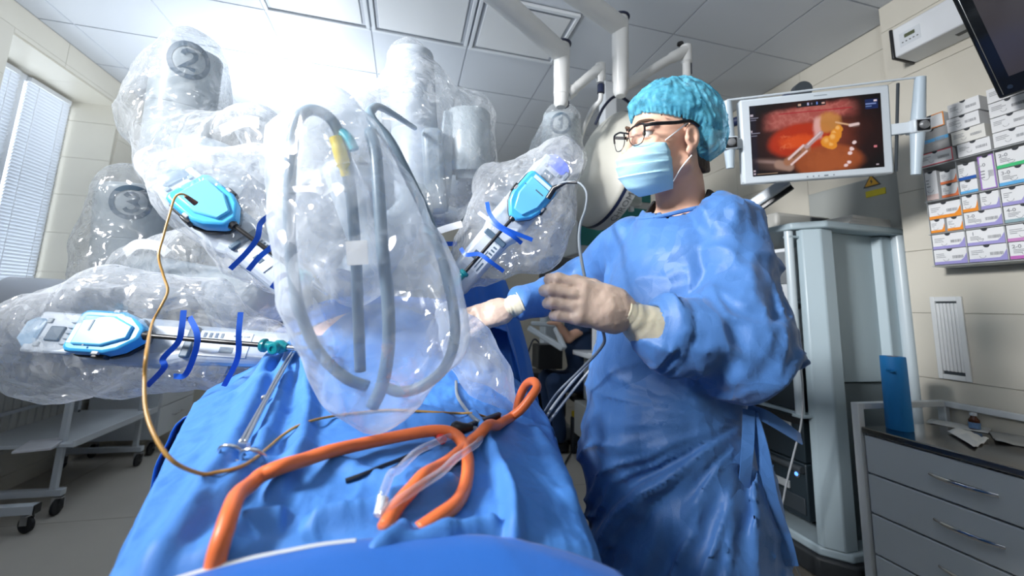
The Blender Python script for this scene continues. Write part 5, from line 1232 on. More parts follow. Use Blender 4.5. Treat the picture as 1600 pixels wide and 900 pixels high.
# column edges in picture order: yL[0] (left) .. yL[4]
def cols(k, f0=0, f1=1): a, c = yL[k], yL[k+1]; return a+(c-a)*f0, a+(c-a)*f1
z0, z1 = 1.515, 1.580; zr = [1.515, 1.582, 1.649, 1.655, 1.718, 1.784]
def S(k, f0, f1, za, zb, *a, **kw):
    y0, y1 = cols(k, f0, f1); za, zb = [float(np.interp(q, [1.515, 1.652, 1.79, 1.951, 2.5], [1.508, 1.652, 1.802, 1.963, 2.512])) for q in (za, zb)]; return sbox(y0-.002, y1+.002, za, zb, *a, **kw)
S(0, 0, 1, 1.515, 1.580, 'white', PU, 'white box with lilac corner, bottom left of the rack'); S(0, 0, 1, 1.5805, 1.645, 'white', PU, 'white box with lilac corner, second from the rack bottom at the left')
S(1, 0, 1, 1.515, 1.580, 'white', PU, 'white box with lilac corner, second in the bottom row of the rack'); S(1, 0, 1, 1.5805, 1.645, 'white', PU, 'white lilac-cornered box in the second column, above the bottom row', text='1')
S(2, 0, 1, 1.515, 1.580, 'white', (.55, .15, .50), 'white box with magenta base, third in the bottom row', band='low', text='2-0'); S(2, 0, 1, 1.5805, 1.645, 'white', (.60, .25, .55), 'white box with magenta corner, third column above the bottom row')
S(3, 0, 1, 1.515, 1.580, 'white', PU, 'lilac-cornered box at the right end of the bottom row'); S(3, 0, 1, 1.5805, 1.645, 'white', PU, 'lilac-cornered box at the right end of the second row')
S(0, 0, .48, 1.652, 1.708, 'white', OR, 'small white box with orange corner, lower left of its pair', code=False); S(0, .50, 1, 1.652, 1.708, 'white', OR, 'small white box with orange corner, lower right of its pair', code=False)
S(0, 0, 1, 1.7085, 1.775, 'white', OR, 'wide white box with orange base on the two small orange boxes')
S(1, 0, 1, 1.652, 1.715, 'white', PU, 'wide lilac-cornered box labelled 3-0 in the middle row', text='3-0')
S(1, 0, .46, 1.7155, 1.782, 'white', OR, 'small orange-cornered box beside a small lilac one', code=False); S(1, .48, 1, 1.7155, 1.782, 'white', PU, 'small lilac-cornered box beside a small orange one', code=False)
S(2, 0, 1, 1.652, 1.715, 'white', TE, 'box labelled 4-0 with grey teal base in the middle row', band='low', text='4-0'); S(2, 0, .60, 1.7155, 1.782, 'white', PU, 'lilac-cornered box standing on the 4-0 box', code=False); S(2, .62, 1, 1.7155, 1.782, 'warm', None, 'plain pale box squeezed right of the lilac box', code=False)
S(3, 0, 1, 1.652, 1.715, 'white', PU, 'lilac box at the right end of the middle row'); S(3, 0, 1, 1.7155, 1.782, 'white', OR, 'orange-cornered box at the right end above the middle row')
S(0, 0, .42, 1.79, 1.925, 'white', (.80, .62, .58), 'tall pale pink upright box at the left of the rack', band='low', code=False); S(0, .46, 1, 1.79, 1.850, 'white', (.85, .22, .08), 'small box with red orange corner, lower of two', code=False); S(0, .46, 1, 1.8505, 1.912, 'white', (.85, .22, .08), 'small box with red orange corner, upper of two', code=False)
S(1, 0, .52, 1.79, 1.848, 'white', LB, 'small white box with light blue base under the navy-striped one', band='low', code=False); S(1, 0, .52, 1.8485, 1.922, 'white', BLU, 'white box with navy blue stripe beside the upright lilac box', band='low', code=False)
S(1, .55, 1, 1.79, 1.935, 'white', (.38, .20, .60), 'upright box with purple outline marked 2-0', band='frame', text='2-0')
S(2, 0, 1, 1.79, 1.862, 'white', LB, 'wide box marked 3-0 with light blue base', band='low', text='3-0', code=False); S(2, 0, 1, 1.8625, 1.935, 'white', GR, 'wide box marked 2-0 with green base', band='low', text='2-0', code=False)
S(3, 0, 1, 1.79, 1.862, 'white', LB, 'light blue based box at the right end of the upper rack row', band='low', code=False); S(3, 0, 1, 1.8625, 1.935, 'white', GR, 'green based box at the right end of the upper rack row', band='low', code=False)
# loose stack on the rack top
zt_ = 1.951
S(0, -.12, .98, zt_, zt_+.062, 'white', RE, 'white box with red outline, lowest of the left stack', band='frame')
S(0, -.10, .92, zt_+.0625, zt_+.168, 'grey', LB, 'tall greyish box with light blue stripe in the left stack', band='mid')
S(0, -.08, .86, zt_+.1685, zt_+.235, 'white', OR, 'orange-edged box topping the left stack', band='frame', code=False)
S(1, .06, .98, zt_, zt_+.060, 'white', None, 'lowest white carton of the second stack on the rack', text=None)
S(1, -.06, .90, zt_+.0605, zt_+.122, 'warm', None, 'warm white carton with round marks, second from below in its stack')
S(1, -.14, .80, zt_+.1225, zt_+.186, 'white', None, 'white barcoded carton, second from the top of the second stack')
S(1, -.06, .86, zt_+.1865, zt_+.250, 'white', None, 'white barcoded carton topping the second stack', tilt=0.0)
for k, (nm_, dz) in enumerate((('lowest', 0), ('second', .064), ('third', .128), ('topmost', .192))):
    S(2, .0, 1.0, zt_+dz, zt_+dz+.0635, 'white', None, '%s carton of the stack under the television corner' % nm_)
    S(3, .02, 1.0, zt_+dz, zt_+dz+.0635, 'white', None, '%s carton of the rightmost stack on the rack' % nm_)
# ================================================================== hanging monitor, ceiling booms, surgical lamp, supply unit
MONW = mat('monitor_white_plastic', (.66, .73, .79), .35)
mn = thing('monitor', 'white framed hanging monitor with side handles showing a surgical view', 'monitor', at(1280, 215, 1.74))
BL_, BR_, TL_ = at(1163, 288, 1.79), at(1398, 271, 1.69), at(1160, 158, 1.79)
Ux = BR_-BL_; Wm = np.linalg.norm(Ux); Ux /= Wm; Uy = TL_-BL_; Uy -= Ux*(Uy@Ux); Hm = np.linalg.norm(Uy)*1.02; Uy /= np.linalg.norm(Uy); Un = np.cross(Ux, Uy)
Mm = Matrix(np.stack([Ux, Uy, Un], 1).tolist()); mq = lambda x, y, z: BL_+Ux*x*Wm+Uy*y*Hm+Un*z
b = MB(); b.box(mq(.5, .5, -.025), (Wm, Hm, .05), Mm); b.build('case', MONW, mn, bevel=.008)
b = MB(); b.box(mq(.5, .5, -.065), (Wm*.94, Hm*.9, .03), Mm); b.build('back_cover', DARK, mn, bevel=.01)
# picture: laid out over the panel as coloured print of the live view
nx, ny = 300, 168; sx0, sx1, sy0, sy1 = .062, .937, .082, .910
gx_, gy_ = np.meshgrid(np.linspace(0, 1, nx), np.linspace(0, 1, ny)); asp = 1.72
U_, V_ = gx_*asp, gy_
PP = np.stack([U_*4.1+V_*2.3, V_*4.3-U_*2.1, U_*.7+V_*.9+.37], -1)
nz = fbm(PP, 3, 4); nz2 = fbm(PP*2.6, 8, 4); nz3 = ridge(PP*3.0, 12, 3)
def mixc(c, d, k): return c*(1-k[..., None])+np.array(d)*k[..., None]
def sst(a, b_, x): return smooth1((x-a)/(b_-a))
img = np.zeros((ny, nx, 3))+np.array([.10, .025, .012])
dk = sst(.75, .15, np.hypot((U_-.85)/1.05, (V_-.5)/.72)+nz*.08)
img = mixc(img*.25, [.26, .07, .03], dk)
# pink tissue band on top
top = sst(.10, .0, np.abs(V_-(.80+.10*(U_-.8)+nz*.05))-.07)*sst(.12, .35, U_)*sst(1.5, 1.2, U_)
img = mixc(img, [.52, .16, .13], top*.8); img = mixc(img, [.70, .36, .28], top*np.clip(nz3, 0, 1)*.5)
# large red organ
e1 = np.hypot((U_-.66)/.44, (V_-.46-.10*(U_-.6))/.235)+nz*.06
img = mixc(img, [.50, .055, .008], sst(1.12, .80, e1)); img = mixc(img, [.78, .15, .02], sst(.80, .25, np.hypot((U_-.62)/.40, (V_-.44)/.17)+nz2*.25)*sst(1.0, .9, e1)*.8); img = mixc(img, [.95, .45, .22], np.clip(nz3-.45, 0, 1)*1.6*sst(.8, .5, e1)*sst(.62, .35, U_))
# brown tissue below
e2 = np.hypot((U_-1.02)/.52, (V_-.13)/.27)+nz*.08
img = mixc(img, [.40, .13, .035], sst(1.0, .75, e2)*.9); img = mixc(img, [.50, .18, .05], sst(.8, .3, e2+nz2*.3)*.5)
# yellow strand and white ligament
st = np.abs((U_-(1.02+.26*(V_-.65)+nz*.05)))
e3 = np.hypot((U_-1.03)/.20, (V_-.66)/.17)+nz2*.25; img = mixc(img, [.62, .36, .09], sst(1.05, .6, e3)*.85)
wh = sst(.07, .02, np.abs(U_-(.93-.05*np.cos((V_-.6)*7)+nz*.03)))*sst(.42, .5, V_)*sst(.80, .70, V_); img = mixc(img, [.80, .58, .52], wh*.9)
for cx_, cy_, r_ in ((1.02, .40, .10), (1.13, .50, .085), (1.08, .35, .06), (1.17, .56, .06), (1.10, .45, .08)):
    e = np.hypot(U_-cx_, (V_-cy_))/r_+nz2*.22; img = mixc(img, [.80, .40, .035], sst(1.0, .75, e)); img = mixc(img, [.98, .75, .28], sst(.6, .1, np.hypot(U_-cx_+.02, V_-cy_-.02)/r_+nz2*.3)*.7)
def seg(ax, ay, bx, by, w, col, soft=.01):
    global img
    t = np.clip(((U_-ax)*(bx-ax)+(V_-ay)*(by-ay))/((bx-ax)**2+(by-ay)**2), 0, 1); d = np.hypot(U_-ax-t*(bx-ax), V_-ay-t*(by-ay)); img = mixc(img, col, sst(w+soft, w-soft, d)); return d, t
seg(.05, .17, .40, .13, .085, [.16, .11, .085], .03); seg(.06, .21, .38, .17, .02, [.36, .30, .26], .02)
seg(.36, .14, .50, .10, .062, [.42, .33, .25], .02)
seg(.48, .17, .74, .34, .055, [.42, .24, .13], .02); seg(.50, .21, .70, .38, .016, [.82, .78, .74]); seg(.53, .13, .74, .30, .014, [.86, .80, .74]); seg(.56, .22, .66, .30, .012, [.25, .14, .08])
seg(.74, .36, .94, .53, .030, [.52, .46, .44], .012); seg(.76, .39, .93, .54, .008, [.86, .82, .80])
seg(1.14, .66, 1.34, .60, .010, [.80, .62, .36]); seg(1.32, .60, 1.42, .61, .020, [.80, .76, .70]); seg(1.36, .575, 1.43, .585, .008, [.2, .15, .12])
for cx_, cy_ in ((1.32, .28), (1.36, .36), (1.30, .22), (1.28, .10), (1.24, .06)):
    img = mixc(img, [.95, .92, .88], sst(1, .4, np.hypot((U_-cx_)/.03, (V_-cy_)/.025)+nz2*.8)*.9)
seg(.10, .955, .0, .955, .001, [0, 0, 0]); seg(.40, .845, 1.35, .845, .006, [.45, .02, .04], .006)
# dark corners of the round endoscope view
rr_ = np.hypot((U_-.86)/.98, (V_-.50)/.62); img = img*(1-.82*sst(.78, 1.06, rr_))[..., None]
img = mixc(img, [.012, .02, .05], sst(.10, .06, np.minimum(U_, 9))*.5)
# on-screen symbols
def rect(u0, u1, v0, v1, col, k=1.0):
    global img
    m_ = ((U_ > u0) & (U_ < u1) & (V_ > v0) & (V_ < v1)).astype(float)*k; img = mixc(img, col, m_)
rect(.64, 1.02, .915, .975, [.01, .012, .02]); rect(.66, .70, .93, .96, [.6, .5, .35]); rect(.78, .80, .93, .965, [.5, .6, .8]); rect(.83, .85, .935, .96, [.3, .3, .35]); rect(.90, .92, .93, .965, [.2, .4, .9]); rect(.97, 1.01, .93, .955, [.7, .55, .45])
rect(1.52, 1.68, .80, .93, [.01, .035, .14]); rect(1.53, 1.66, .86, .875, [.25, .40, .7]); rect(1.63, 1.67, .895, .92, [.8, .85, .9]); rect(1.53, 1.60, .83, .84, [.2, .35, .6])
rect(.01, .05, .85, .875, [.6, .65, .7]); rect(.01, .12, .82, .832, [.3, .35, .42]); rect(.01, .09, .79, .80, [.25, .3, .38]); rect(.01, .025, .62, .65, [.6, .65, .7]); rect(.01, .13, .60, .612, [.3, .35, .42]); rect(.01, .09, .565, .575, [.25, .3, .36])
rect(.012, .045, .02, .045, [.6, .62, .66]); rect(.012, .045, .06, .085, [.6, .62, .66]); rect(1.60, 1.645, .27, .305, [.7, .3, .32]); rect(1.62, 1.655, .03, .05, [.5, .52, .55]); rect(.06, .34, .022, .030, [.35, .30, .20])
img = np.clip(img, 0, 1)**1.15*np.array([.80, .64, .68])
sv = np.array([mq(sx0+(sx1-sx0)*u, sy0+(sy1-sy0)*v, .0012) for u, v in zip(gx_.ravel(), gy_.ravel())])
sf = [(j*nx+i, j*nx+i+1, (j+1)*nx+i+1, (j+1)*nx+i) for j in range(ny-1) for i in range(nx-1)]
SCRM = bpy.data.materials.new('live_screen'); SCRM.use_nodes = True; nt = SCRM.node_tree; pb = nt.nodes['Principled BSDF']; pb.inputs['Base Color'].default_value = (.01, .01, .012, 1); pb.inputs['Roughness'].default_value = .25
at_ = N(nt, 'ShaderNodeAttribute', attribute_name='view'); nt.links.new(at_.outputs['Color'], pb.inputs['Emission Color']); pb.inputs['Emission Strength'].default_value = .85
so = mk('screen', sv, sf, SCRM, mn, 0)
ca = so.data.color_attributes.new('view', 'FLOAT_COLOR', 'POINT'); ca.data.foreach_set('color', np.concatenate([img.reshape(-1, 3), np.ones((nx*ny, 1))], 1).astype(np.float32).ravel())
for k, u in enumerate((.435, .475, .51, .555, .565, .61)):
    b = MB(); b.box(mq(u, .035, .0006), (.010 if k in (3, 4) else .005, .006, .0008), Mm); b.build('key_mark', mat('key_print', (.25, .30, .35), .5), mn)
b = MB(); b.box(mq(.55, .953, .0006), (.05, .003, .0006), Mm); b.build('name_print', mat('key_print', (.25, .30, .35), .5), mn)
# handles
def handle(top, mid, bot, side):
    b = MB(); b.tube([top, top*.5+mid*.5, mid+(top-mid)*.12], [.018, .021, .024], 20); b.tube([mid+(bot-mid)*.12, mid*.5+bot*.5, bot], [.024, .020, .016], 20)
    b.build('handle', mat('handle_blue_grey', (.50, .60, .68), .32), mn, smooth=60)
    b = MB(); b.box(mid, (.060, .055, .055), Mm); hb = b.build('handle_hub', MONW, mn, bevel=.006)
    b = MB(); b.box(mid+Un*.029, (.046, .044, .004), Mm); b.build('knob_well', BLACK, hb, bevel=.004)
    b = MB(); b.lathe(mid+Un*.031, Un, [(.017, 0), (.017, .006), (.012, .012), (.001, .014)], 20); b.build('knob', mat('grey_knob', (.25, .26, .27), .3, .3), hb)
    e = mq(0 if side < 0 else 1, ((mid-BL_)@Uy)/Hm, -.02); b = MB(); b.bar(mid, e, .030, .045, up=tuple(Uy)); b.build('bracket', MONW, mn, bevel=.003)
h1 = [at(1136, 158, 1.80), at(1139, 225, 1.80), at(1141, 263, 1.80)]; h2 = [at(1438, 121, 1.67), at(1434, 198, 1.67), at(1431, 273, 1.67)]
handle(*h1, -1); handle(*h2, 1)
b = MB(); b.tube([h1[0]+Uy*.004, h2[0]+Uy*.002], .0045, 10); b.build('top_rod', MONW, mn)
b = MB(); b.bar(at(1160, 152, 1.80), at(1162, 285, 1.80), .008, .008); b.build('side_rod', MONW, mn)
b = MB(); b.bar(at(1403, 130, 1.70), at(1400, 268, 1.70), .008, .008); b.build('side_rod', DARK, mn)
b = MB(); b.lathe(mq(.46, 1.06, -.04), Un, [(.001, -.02), (.035, -.02), (.035, .02), (.001, .02)], 20); b.build('swivel_mount', DARK, mn)
b = MB(); b.bar(mq(.46, .5, -.085), mq(.46, 1.06, -.07), .05, .03); b.build('mount_plate', DARK, mn, bevel=.004)
b = MB(); b.bar(at(1232, 283, 1.95), at(1140, 345, 2.1), .055, .05); b.build('support_arm', MONW, mn, bevel=.01)
b = MB(); b.bar(at(1236, 289, 1.94), at(1150, 349, 2.09), .02, .045); b.build('arm_channel', BLACK, mn, bevel=.004)
# ---- ceiling booms
BOOM = mat('boom_white_paint', (.70, .71, .70), .35)
NAVY = mat('navy_plastic', (.012, .02, .06), .35)
def joint(t, p, L1, r, mt=BOOM):
    b = MB(); b.lathe(p, (0, 0, -1), [(.001, -.045), (r*.95, -.045), (r*1.02, -.03), (r*1.02, L1*.46), (r*.97, L1*.47), (r*.97, L1*.80), (r*.90, L1*.81), (r*.90, L1*.97), (r*.6, L1*1.03), (.001, L1*1.03)], 28); return b.build('vertical_joint', mt, t, smooth=40)
JA, JB = at(878, 84, 2.0), at(969, 42, 2.05); HUB = atZ(654, -113, JA[2])
lampA = thing('surgical_lamp', 'ceiling surgical lamp with large round cream head behind the surgeon', 'surgical lamp', (HUB[0], HUB[1], ZC))
b = MB(); b.lathe((HUB[0], HUB[1], ZC), (0, 0, -1), [(.001, 0), (.16, 0), (.16, .06), (.07, .09), (.07, ZC-JA[2]+.08), (.001, ZC-JA[2]+.08)], 32); b.build('ceiling_mount', BOOM, lampA, smooth=40)
b = MB(); b.tube([HUB, JA], .046, 24); b.build('boom_tube', BOOM, lampA)
b = MB(); b.lathe(JA+np.array([.0, 0, .046]), (0, 0, 1), [(.001, 0), (.044, 0), (.046, .006), (.001, .008)], 24); b.build('joint_cap', NAVY, lampA)
joint(lampA, JA, .27, .038)
jb = at(880, 160, 2.0)
b = MB(); b.lathe(jb, (0, 0, -1), [(.001, 0), (.030, 0), (.030, .018), (.022, .024), (.001, .024)], 20); b.build('joint_end', NAVY, lampA)
b = MB(); b.tube(spline([at(886, 148, 1.99), at(905, 133, 2.0), at(925, 116, 2.03), at(938, 108, 2.05)], 6), [.030]*4+[.024]*10+[.028]*5, 18); b.build('spring_arm', BOOM, lampA)
e0 = at(938, 112, 2.05); b = MB(); b.lathe(e0, (0, 0, -1), [(.001, -.04), (.026, -.038), (.026, .04), (.019, .05), (.019, .062), (.001, .062)], 20); b.build('arm_end', BOOM, lampA)
e1_ = at(939, 139, 2.05); b = MB(); b.lathe(e1_, (0, 0, -1), [(.001, -.022), (.018, -.022), (.018, .022), (.001, .022)], 18); b.build('arm_ring', NAVY, lampA)
b = MB(); b.tube(spline([at(939, 146, 2.05), at(937, 158, 2.06), at(925, 172, 2.1), at(911, 205, 2.2), at(902, 240, 2.3)], 8), .012, 12); b.build('yoke', BOOM, lampA)
LC = at(942, 266, 2.35); vv = (LC-CAM)/np.linalg.norm(LC-CAM); rr0 = _R-vv*(_R@vv); rr0 /= np.linalg.norm(rr0); uu0 = np.cross(rr0, vv)
pl_ = -.945*rr0+.32*uu0; LN = -.40*vv+.917*pl_; r1 = -.917*vv-.40*pl_; mj = np.cross(LN, r1)
RD = .335
b = MB(); b.lathe(LC, LN, [(.001, .115), (.10, .110), (.20, .090), (.28, .058), (.325, .025), (RD, .012), (RD, .004), (.001, .004)], 64); b.build('lamp_back', mat('lamp_cream', (.62, .61, .54), .35), lampA, smooth=50)
b = MB(); b.lathe(LC, LN, [(RD-.02, .0035), (RD+.004, .0035), (RD+.006, -.012), (RD-.02, -.012)], 64); b.build('lamp_stripe', NAVY, lampA, smooth=50)
b = MB(); b.lathe(LC, LN, [(RD-.02, -.0125), (RD+.006, -.0125), (RD+.002, -.070), (RD-.03, -.075), (.001, -.075)], 64); b.build('lamp_rim', mat('lamp_rim_grey', (.50, .52, .52), .35), lampA, smooth=50)
b = MB(); v, f = text_v('CHROMOPHARE', .062); ang0 = -.15
def rimp(x, y): a = x/(RD+.0065)+ang0; return LC+(r1*math.cos(a)+mj*math.sin(a))*(RD+.0068-.0)+LN*(y-.043)
b.add([rimp(p[0]*.88, p[1]*.72) for p in v], f); b.build('lamp_lettering', mat('lamp_letter', (.10, .11, .12), .5), lampA, smooth=0)
b = MB(); b.tube(spline([at(990, 165, 2.25), at(965, 150, 2.25), at(945, 165, 2.25), at(930, 195, 2.27)], 6), .008, 10); b.build('lamp_cable', NAVY, lampA)
boomB = thing('ceiling_boom', 'second white jointed ceiling boom arm above the surgeon cap', 'ceiling boom', (HUB[0], HUB[1], JB[2]))
HB = HUB+np.array([.0, 0, JB[2]-JA[2]+.0])
b = MB(); b.tube([HB+(JB-HB)*.10, JB], .048, 24); b.build('boom_tube', BOOM, boomB)
b = MB(); b.lathe(JB+np.array([.0, 0, .046]), (0, 0, 1), [(.001, 0), (.046, 0), (.048, .006), (.001, .008)], 24); b.build('joint_cap', NAVY, boomB)
joint(boomB, JB, .36, .040)
b = MB(); b.tube(spline([at(965, 140, 2.05), at(1005, 118, 2.15), at(1040, 96, 2.2), at(1070, 80, 2.25)], 6), [.028]*6+[.024]*8+[.030]*5, 18); b.build('spring_arm', BOOM, boomB)
e0 = at(1072, 84, 2.25); b = MB(); b.lathe(e0, (0, 0, -1), [(.001, -.045), (.030, -.043), (.030, .05), (.021, .06), (.021, .20), (.001, .20)], 20); b.build('arm_end', BOOM, boomB)
b = MB(); b.lathe(at(1074, 108, 2.25), (0, 0, -1), [(.001, -.028), (.024, -.028), (.024, .028), (.001, .028)], 18); b.build('arm_ring', NAVY, boomB)
b = MB(); b.lathe(at(1063, 70, 2.25), (0, 0, 1), [(.001, 0), (.018, 0), (.016, .012), (.001, .014)], 16); b.build('joint_button', BLACK, boomB)
b = MB(); b.tube(spline([at(1074, 140, 2.25), at(1110, 185, 2.2), at(1135, 195, 2.05), mq(.46, 1.06, -.07)], 8), .022, 14); b.build('drop_tube', NAVY, boomB)
# ---- supply unit with teal panels, drip bag
su = thing('supply_unit', 'grey supply column with teal panels behind the lamp', 'supply unit', (1.2, 3.0, 0))
b = MB(); Pm = at(955, 345, 2.9); b.bx(Pm[0]-.28, Pm[0]+.28, Pm[1]-.06, Pm[1]+.2, Pm[2]-.26, Pm[2]+.32); b.build('body', mat('supply_grey', (.50, .52, .52), .4), su, bevel=.01)
for k, (z0, z1) in enumerate(((.14, .26), (-.02, .09), (-.20, -.07))):
    b = MB(); b.bx(Pm[0]-.275, Pm[0]+.275, Pm[1]-.068, Pm[1]-.061, Pm[2]+z0, Pm[2]+z1); b.build('teal_panel', mat('teal_panel', (.01, .20, .19), .4), su, bevel=.003)
c = at(935, 328, 2.82); b = MB(); b.lathe(c, (0, -1, 0), [(.001, -.03), (.028, -.03), (.03, .0), (.022, .02), (.001, .022)], 18); b.build('outlet_valve', mat('dark_red_valve', (.12, .03, .03), .4), su)
b = MB(); b.bx(Pm[0]-.06, Pm[0]+.06, Pm[1]-.03, Pm[1]+.12, 0, Pm[2]-.26); b.build('column', WHITE_METAL, su, bevel=.008)
b = MB(); b.bx(Pm[0]-.05, Pm[0]+.05, Pm[1], Pm[1]+.1, Pm[2]+.32, ZC-.001); b.build('ceiling_column', WHITE_METAL, su, bevel=.008)
for k, z in enumerate((.55, .95, 1.25)):
    b = MB(); b.bx(Pm[0]-.16, Pm[0]+.12, Pm[1]-.16, Pm[1]+.02, z, z+.03); b.build('shelf', WHITE_METAL, su, bevel=.004)
ib = thing('drip_bag', 'clear infusion bag hanging behind the mask', 'infusion bag', at(988, 320, 2.3))
P0 = at(986, 303, 2.3); bagr = lambda z, w, t: [P0+rr0*w*math.cos(a)+np.array([0, 0, z])+vv*t*math.sin(a) for a in np.linspace(0, 2*math.pi, 17)[:-1]]
b = MB(); b.loft([bagr(-.075, .045, .004), bagr(-.06, .058, .02), bagr(0, .056, .024), bagr(.06, .05, .018), bagr(.11, .04, .004)]); b.build('pouch', plastic_film('drip_film', .35, (.80, .82, .78), .2, .5, 20), ib, smooth=180)
b = MB(); b.bx(P0[0]-.012, P0[0]+.012, P0[1]-.01, P0[1]+.01, P0[2]-.10, P0[2]-.070); b.build('port', WHITE_METAL, ib)
b = MB(); b.tube([P0+np.array([0, 0, .10]), P0+np.array([0, 0, .45])], .003, 6); b.build('hanger', CHROME, ib)
# ================================================================== left: trolley, cabinet, warming drum; far background
WT = mat('white_trolley_paint', (.62, .66, .70), .38)
def caster(t, p, r=.045, ax=(0, 1, 0)):
    p = np.array(p, float)
    b = MB(); A_ = np.array(ax, float); b.lathe(p+np.array([0, 0, r+.0005])-A_*.011, A_, [(.001, 0), (r*.85, 0), (r, .004), (r, .018), (r*.85, .022), (.001, .022)], 22); wh = b.build('caster_wheel', RUBBER, t, smooth=50)
    b = MB()
    for s in (-1, 1): b.bar(p+np.array([0, 0, r])+A_*.017*s, p+np.array([0, 0, r*2.05])+A_*.017*s, .005, .03)
    b.bar(p+np.array([0, 0, r*2.07])-A_*.022, p+np.array([0, 0, r*2.07])+A_*.022, .03, .006); b.build('caster_fork', STEEL, wh)
tr_ = thing('instrument_trolley', 'white tubular trolley with slanting shelf by the window', 'trolley', (-2.08, 3.35, 0))
xa, xb, ya, yb = -2.31, -1.85, 3.10, 3.84
for y in (ya, yb):
    b = MB(); b.bx(xa-.02, xb+.02, y-.02, y+.02, .105, .14); b.build('base_bar', WT, tr_, bevel=.003)
    for x in (xa, xb): caster(tr_, (x, y, 0), ax=(1, 0, 0))
for x in (xa+.03, xb-.03):
    for y in (ya, yb):
        b = MB(); b.bx(x-.015, x+.015, y-.015, y+.015, .14, .84); b.build('leg', WT, tr_, bevel=.003)
        if y == yb: b = MB(); b.lathe((x+.016, y-.004, .40), (1, 0, 0), [(.001, 0), (.011, 0), (.009, .006), (.001, .007)], 12); b.build('bolt', DARK, tr_)
b = MB(); b.bx(xa-.03, xb+.05, ya-.05, yb+.05, .375, .395); b.build('lower_shelf', mat('white_laminate', (.68, .72, .76), .25), tr_, bevel=.003)
b = MB(); b.bx(xb+.048, xb+.056, ya-.05, yb+.05, .372, .412); b.build('shelf_lip', WT, tr_, bevel=.002)
b = MB(); b.bx(xa-.02, xa+.0, ya, yb, .50, .52); b.build('rear_rail', WT, tr_)
b = MB(); b.bx(xa-.03, xb+.03, ya-.03, yb+.03, .841, .865); b.build('top_shelf', WT, tr_, bevel=.004)
# magazine on the shelf
o = MB(); o.box((-1.93, 3.02, .403), (.15, .21, .012), Matrix.Rotation(.3, 3, 'Z')); tag(o.build('magazine', mat('magazine_paper', (.72, .72, .76), .4, var=.12, scale=30), bevel=.001), 'thin white booklet lying on the trolley shelf', 'booklet')
# white drum shaped warming unit on the trolley
dr = thing('warming_drum', 'large white horizontal drum with grey ring on the trolley', 'warming cabinet', (-2.1, 3.1, .866))
DRW = mat('lilac_white_paint', (.66, .69, .76), .3)
c0 = np.array([-2.24, 3.02, 1.10]); axd = np.array([1.0, .35, 0]); axd /= np.linalg.norm(axd)
b = MB(); b.lathe(c0, axd, [(.001, 0), (.22, 0), (.232, .012), (.232, .34), (.001, .34)], 48); b.build('drum', DRW, dr, smooth=50)
b = MB(); b.lathe(c0+axd*.341, axd, [(.001, 0), (.236, 0), (.238, .008), (.238, .04), (.236, .048), (.001, .048)], 48); b.build('ring', mat('ring_grey', (.36, .38, .42), .35), dr, smooth=50)
b = MB(); b.lathe(c0+axd*.39, axd, [(.001, 0), (.23, 0), (.228, .09), (.20, .14), (.12, .165), (.001, .17)], 48); b.build('end_dome', DRW, dr, smooth=50)
b = MB(); b.box(c0+axd*.2+np.array([0, 0, -.215]), (.40, .26, .05), Matrix.Rotation(math.atan2(axd[1], axd[0]), 3, 'Z')); b.build('cradle', GREY_METAL, dr, bevel=.006)
# panel radiator under the window
rd = thing('radiator', 'pale ribbed radiator on the wall below the window', 'radiator', (XL+.05, 3.4, .3))
for k in range(16):
    b = MB(); y = 2.95+k*.062; b.bx(XL+.004, XL+.032, y, y+.055, .28, .80); b.build('rib', mat('radiator_cream', (.60, .60, .56), .45), rd, bevel=.008)
b = MB(); b.bx(XL+.004, XL+.036, 2.93, 3.96, .80, .825); b.build('top_rail', mat('radiator_cream', (.60, .60, .56), .45), rd, bevel=.004)
b = MB(); b.bx(XL+.004, XL+.030, 2.93, 3.96, .255, .279); b.build('bottom_rail', mat('radiator_cream', (.60, .60, .56), .45), rd, bevel=.004)
# drawer cabinet on casters
dc = thing('rolling_cabinet', 'white rolling drawer cabinet on black casters beyond the trolley', 'cabinet', (-2.08, 4.35, 0))
dx0, dx1, dy0, dy1 = -2.32, -1.84, 4.02, 4.56
b = MB(); b.bx(dx0, dx1-.02, dy0, dy1, .13, .86); b.build('body', WT, dc, bevel=.004)
for k, (z0, z1) in enumerate(((.14, .37), (.376, .60), (.606, .85))):
    b = MB(); b.bx(dx1-.02, dx1, dy0+.004, dy1-.004, z0, z1); d = b.build('drawer', mat('white_drawer', (.70, .73, .76), .35), dc, bevel=.003)
    zc = (z0+z1)/2+.02; b = MB(); b.tube([(dx1, 4.22, zc), (dx1+.025, 4.22, zc), (dx1+.025, 4.36, zc), (dx1, 4.36, zc)], .006, 8); b.build('handle', STEEL, d)
for x in (dx0+.05, dx1-.05):
    for y in (dy0+.06, dy1-.06): caster(dc, (x, y, 0), .05, (1, 0, 0))
# black cable on the floor
b = MB(); b.tube(spline([atZ(-30, 775, .008), atZ(20, 748, .008), atZ(60, 722, .008), atZ(95, 690, .008)], 8), .007, 8); tag(b.build('floor_cable', RUBBER), 'black cable trailing across the floor under the trolley', 'cable')
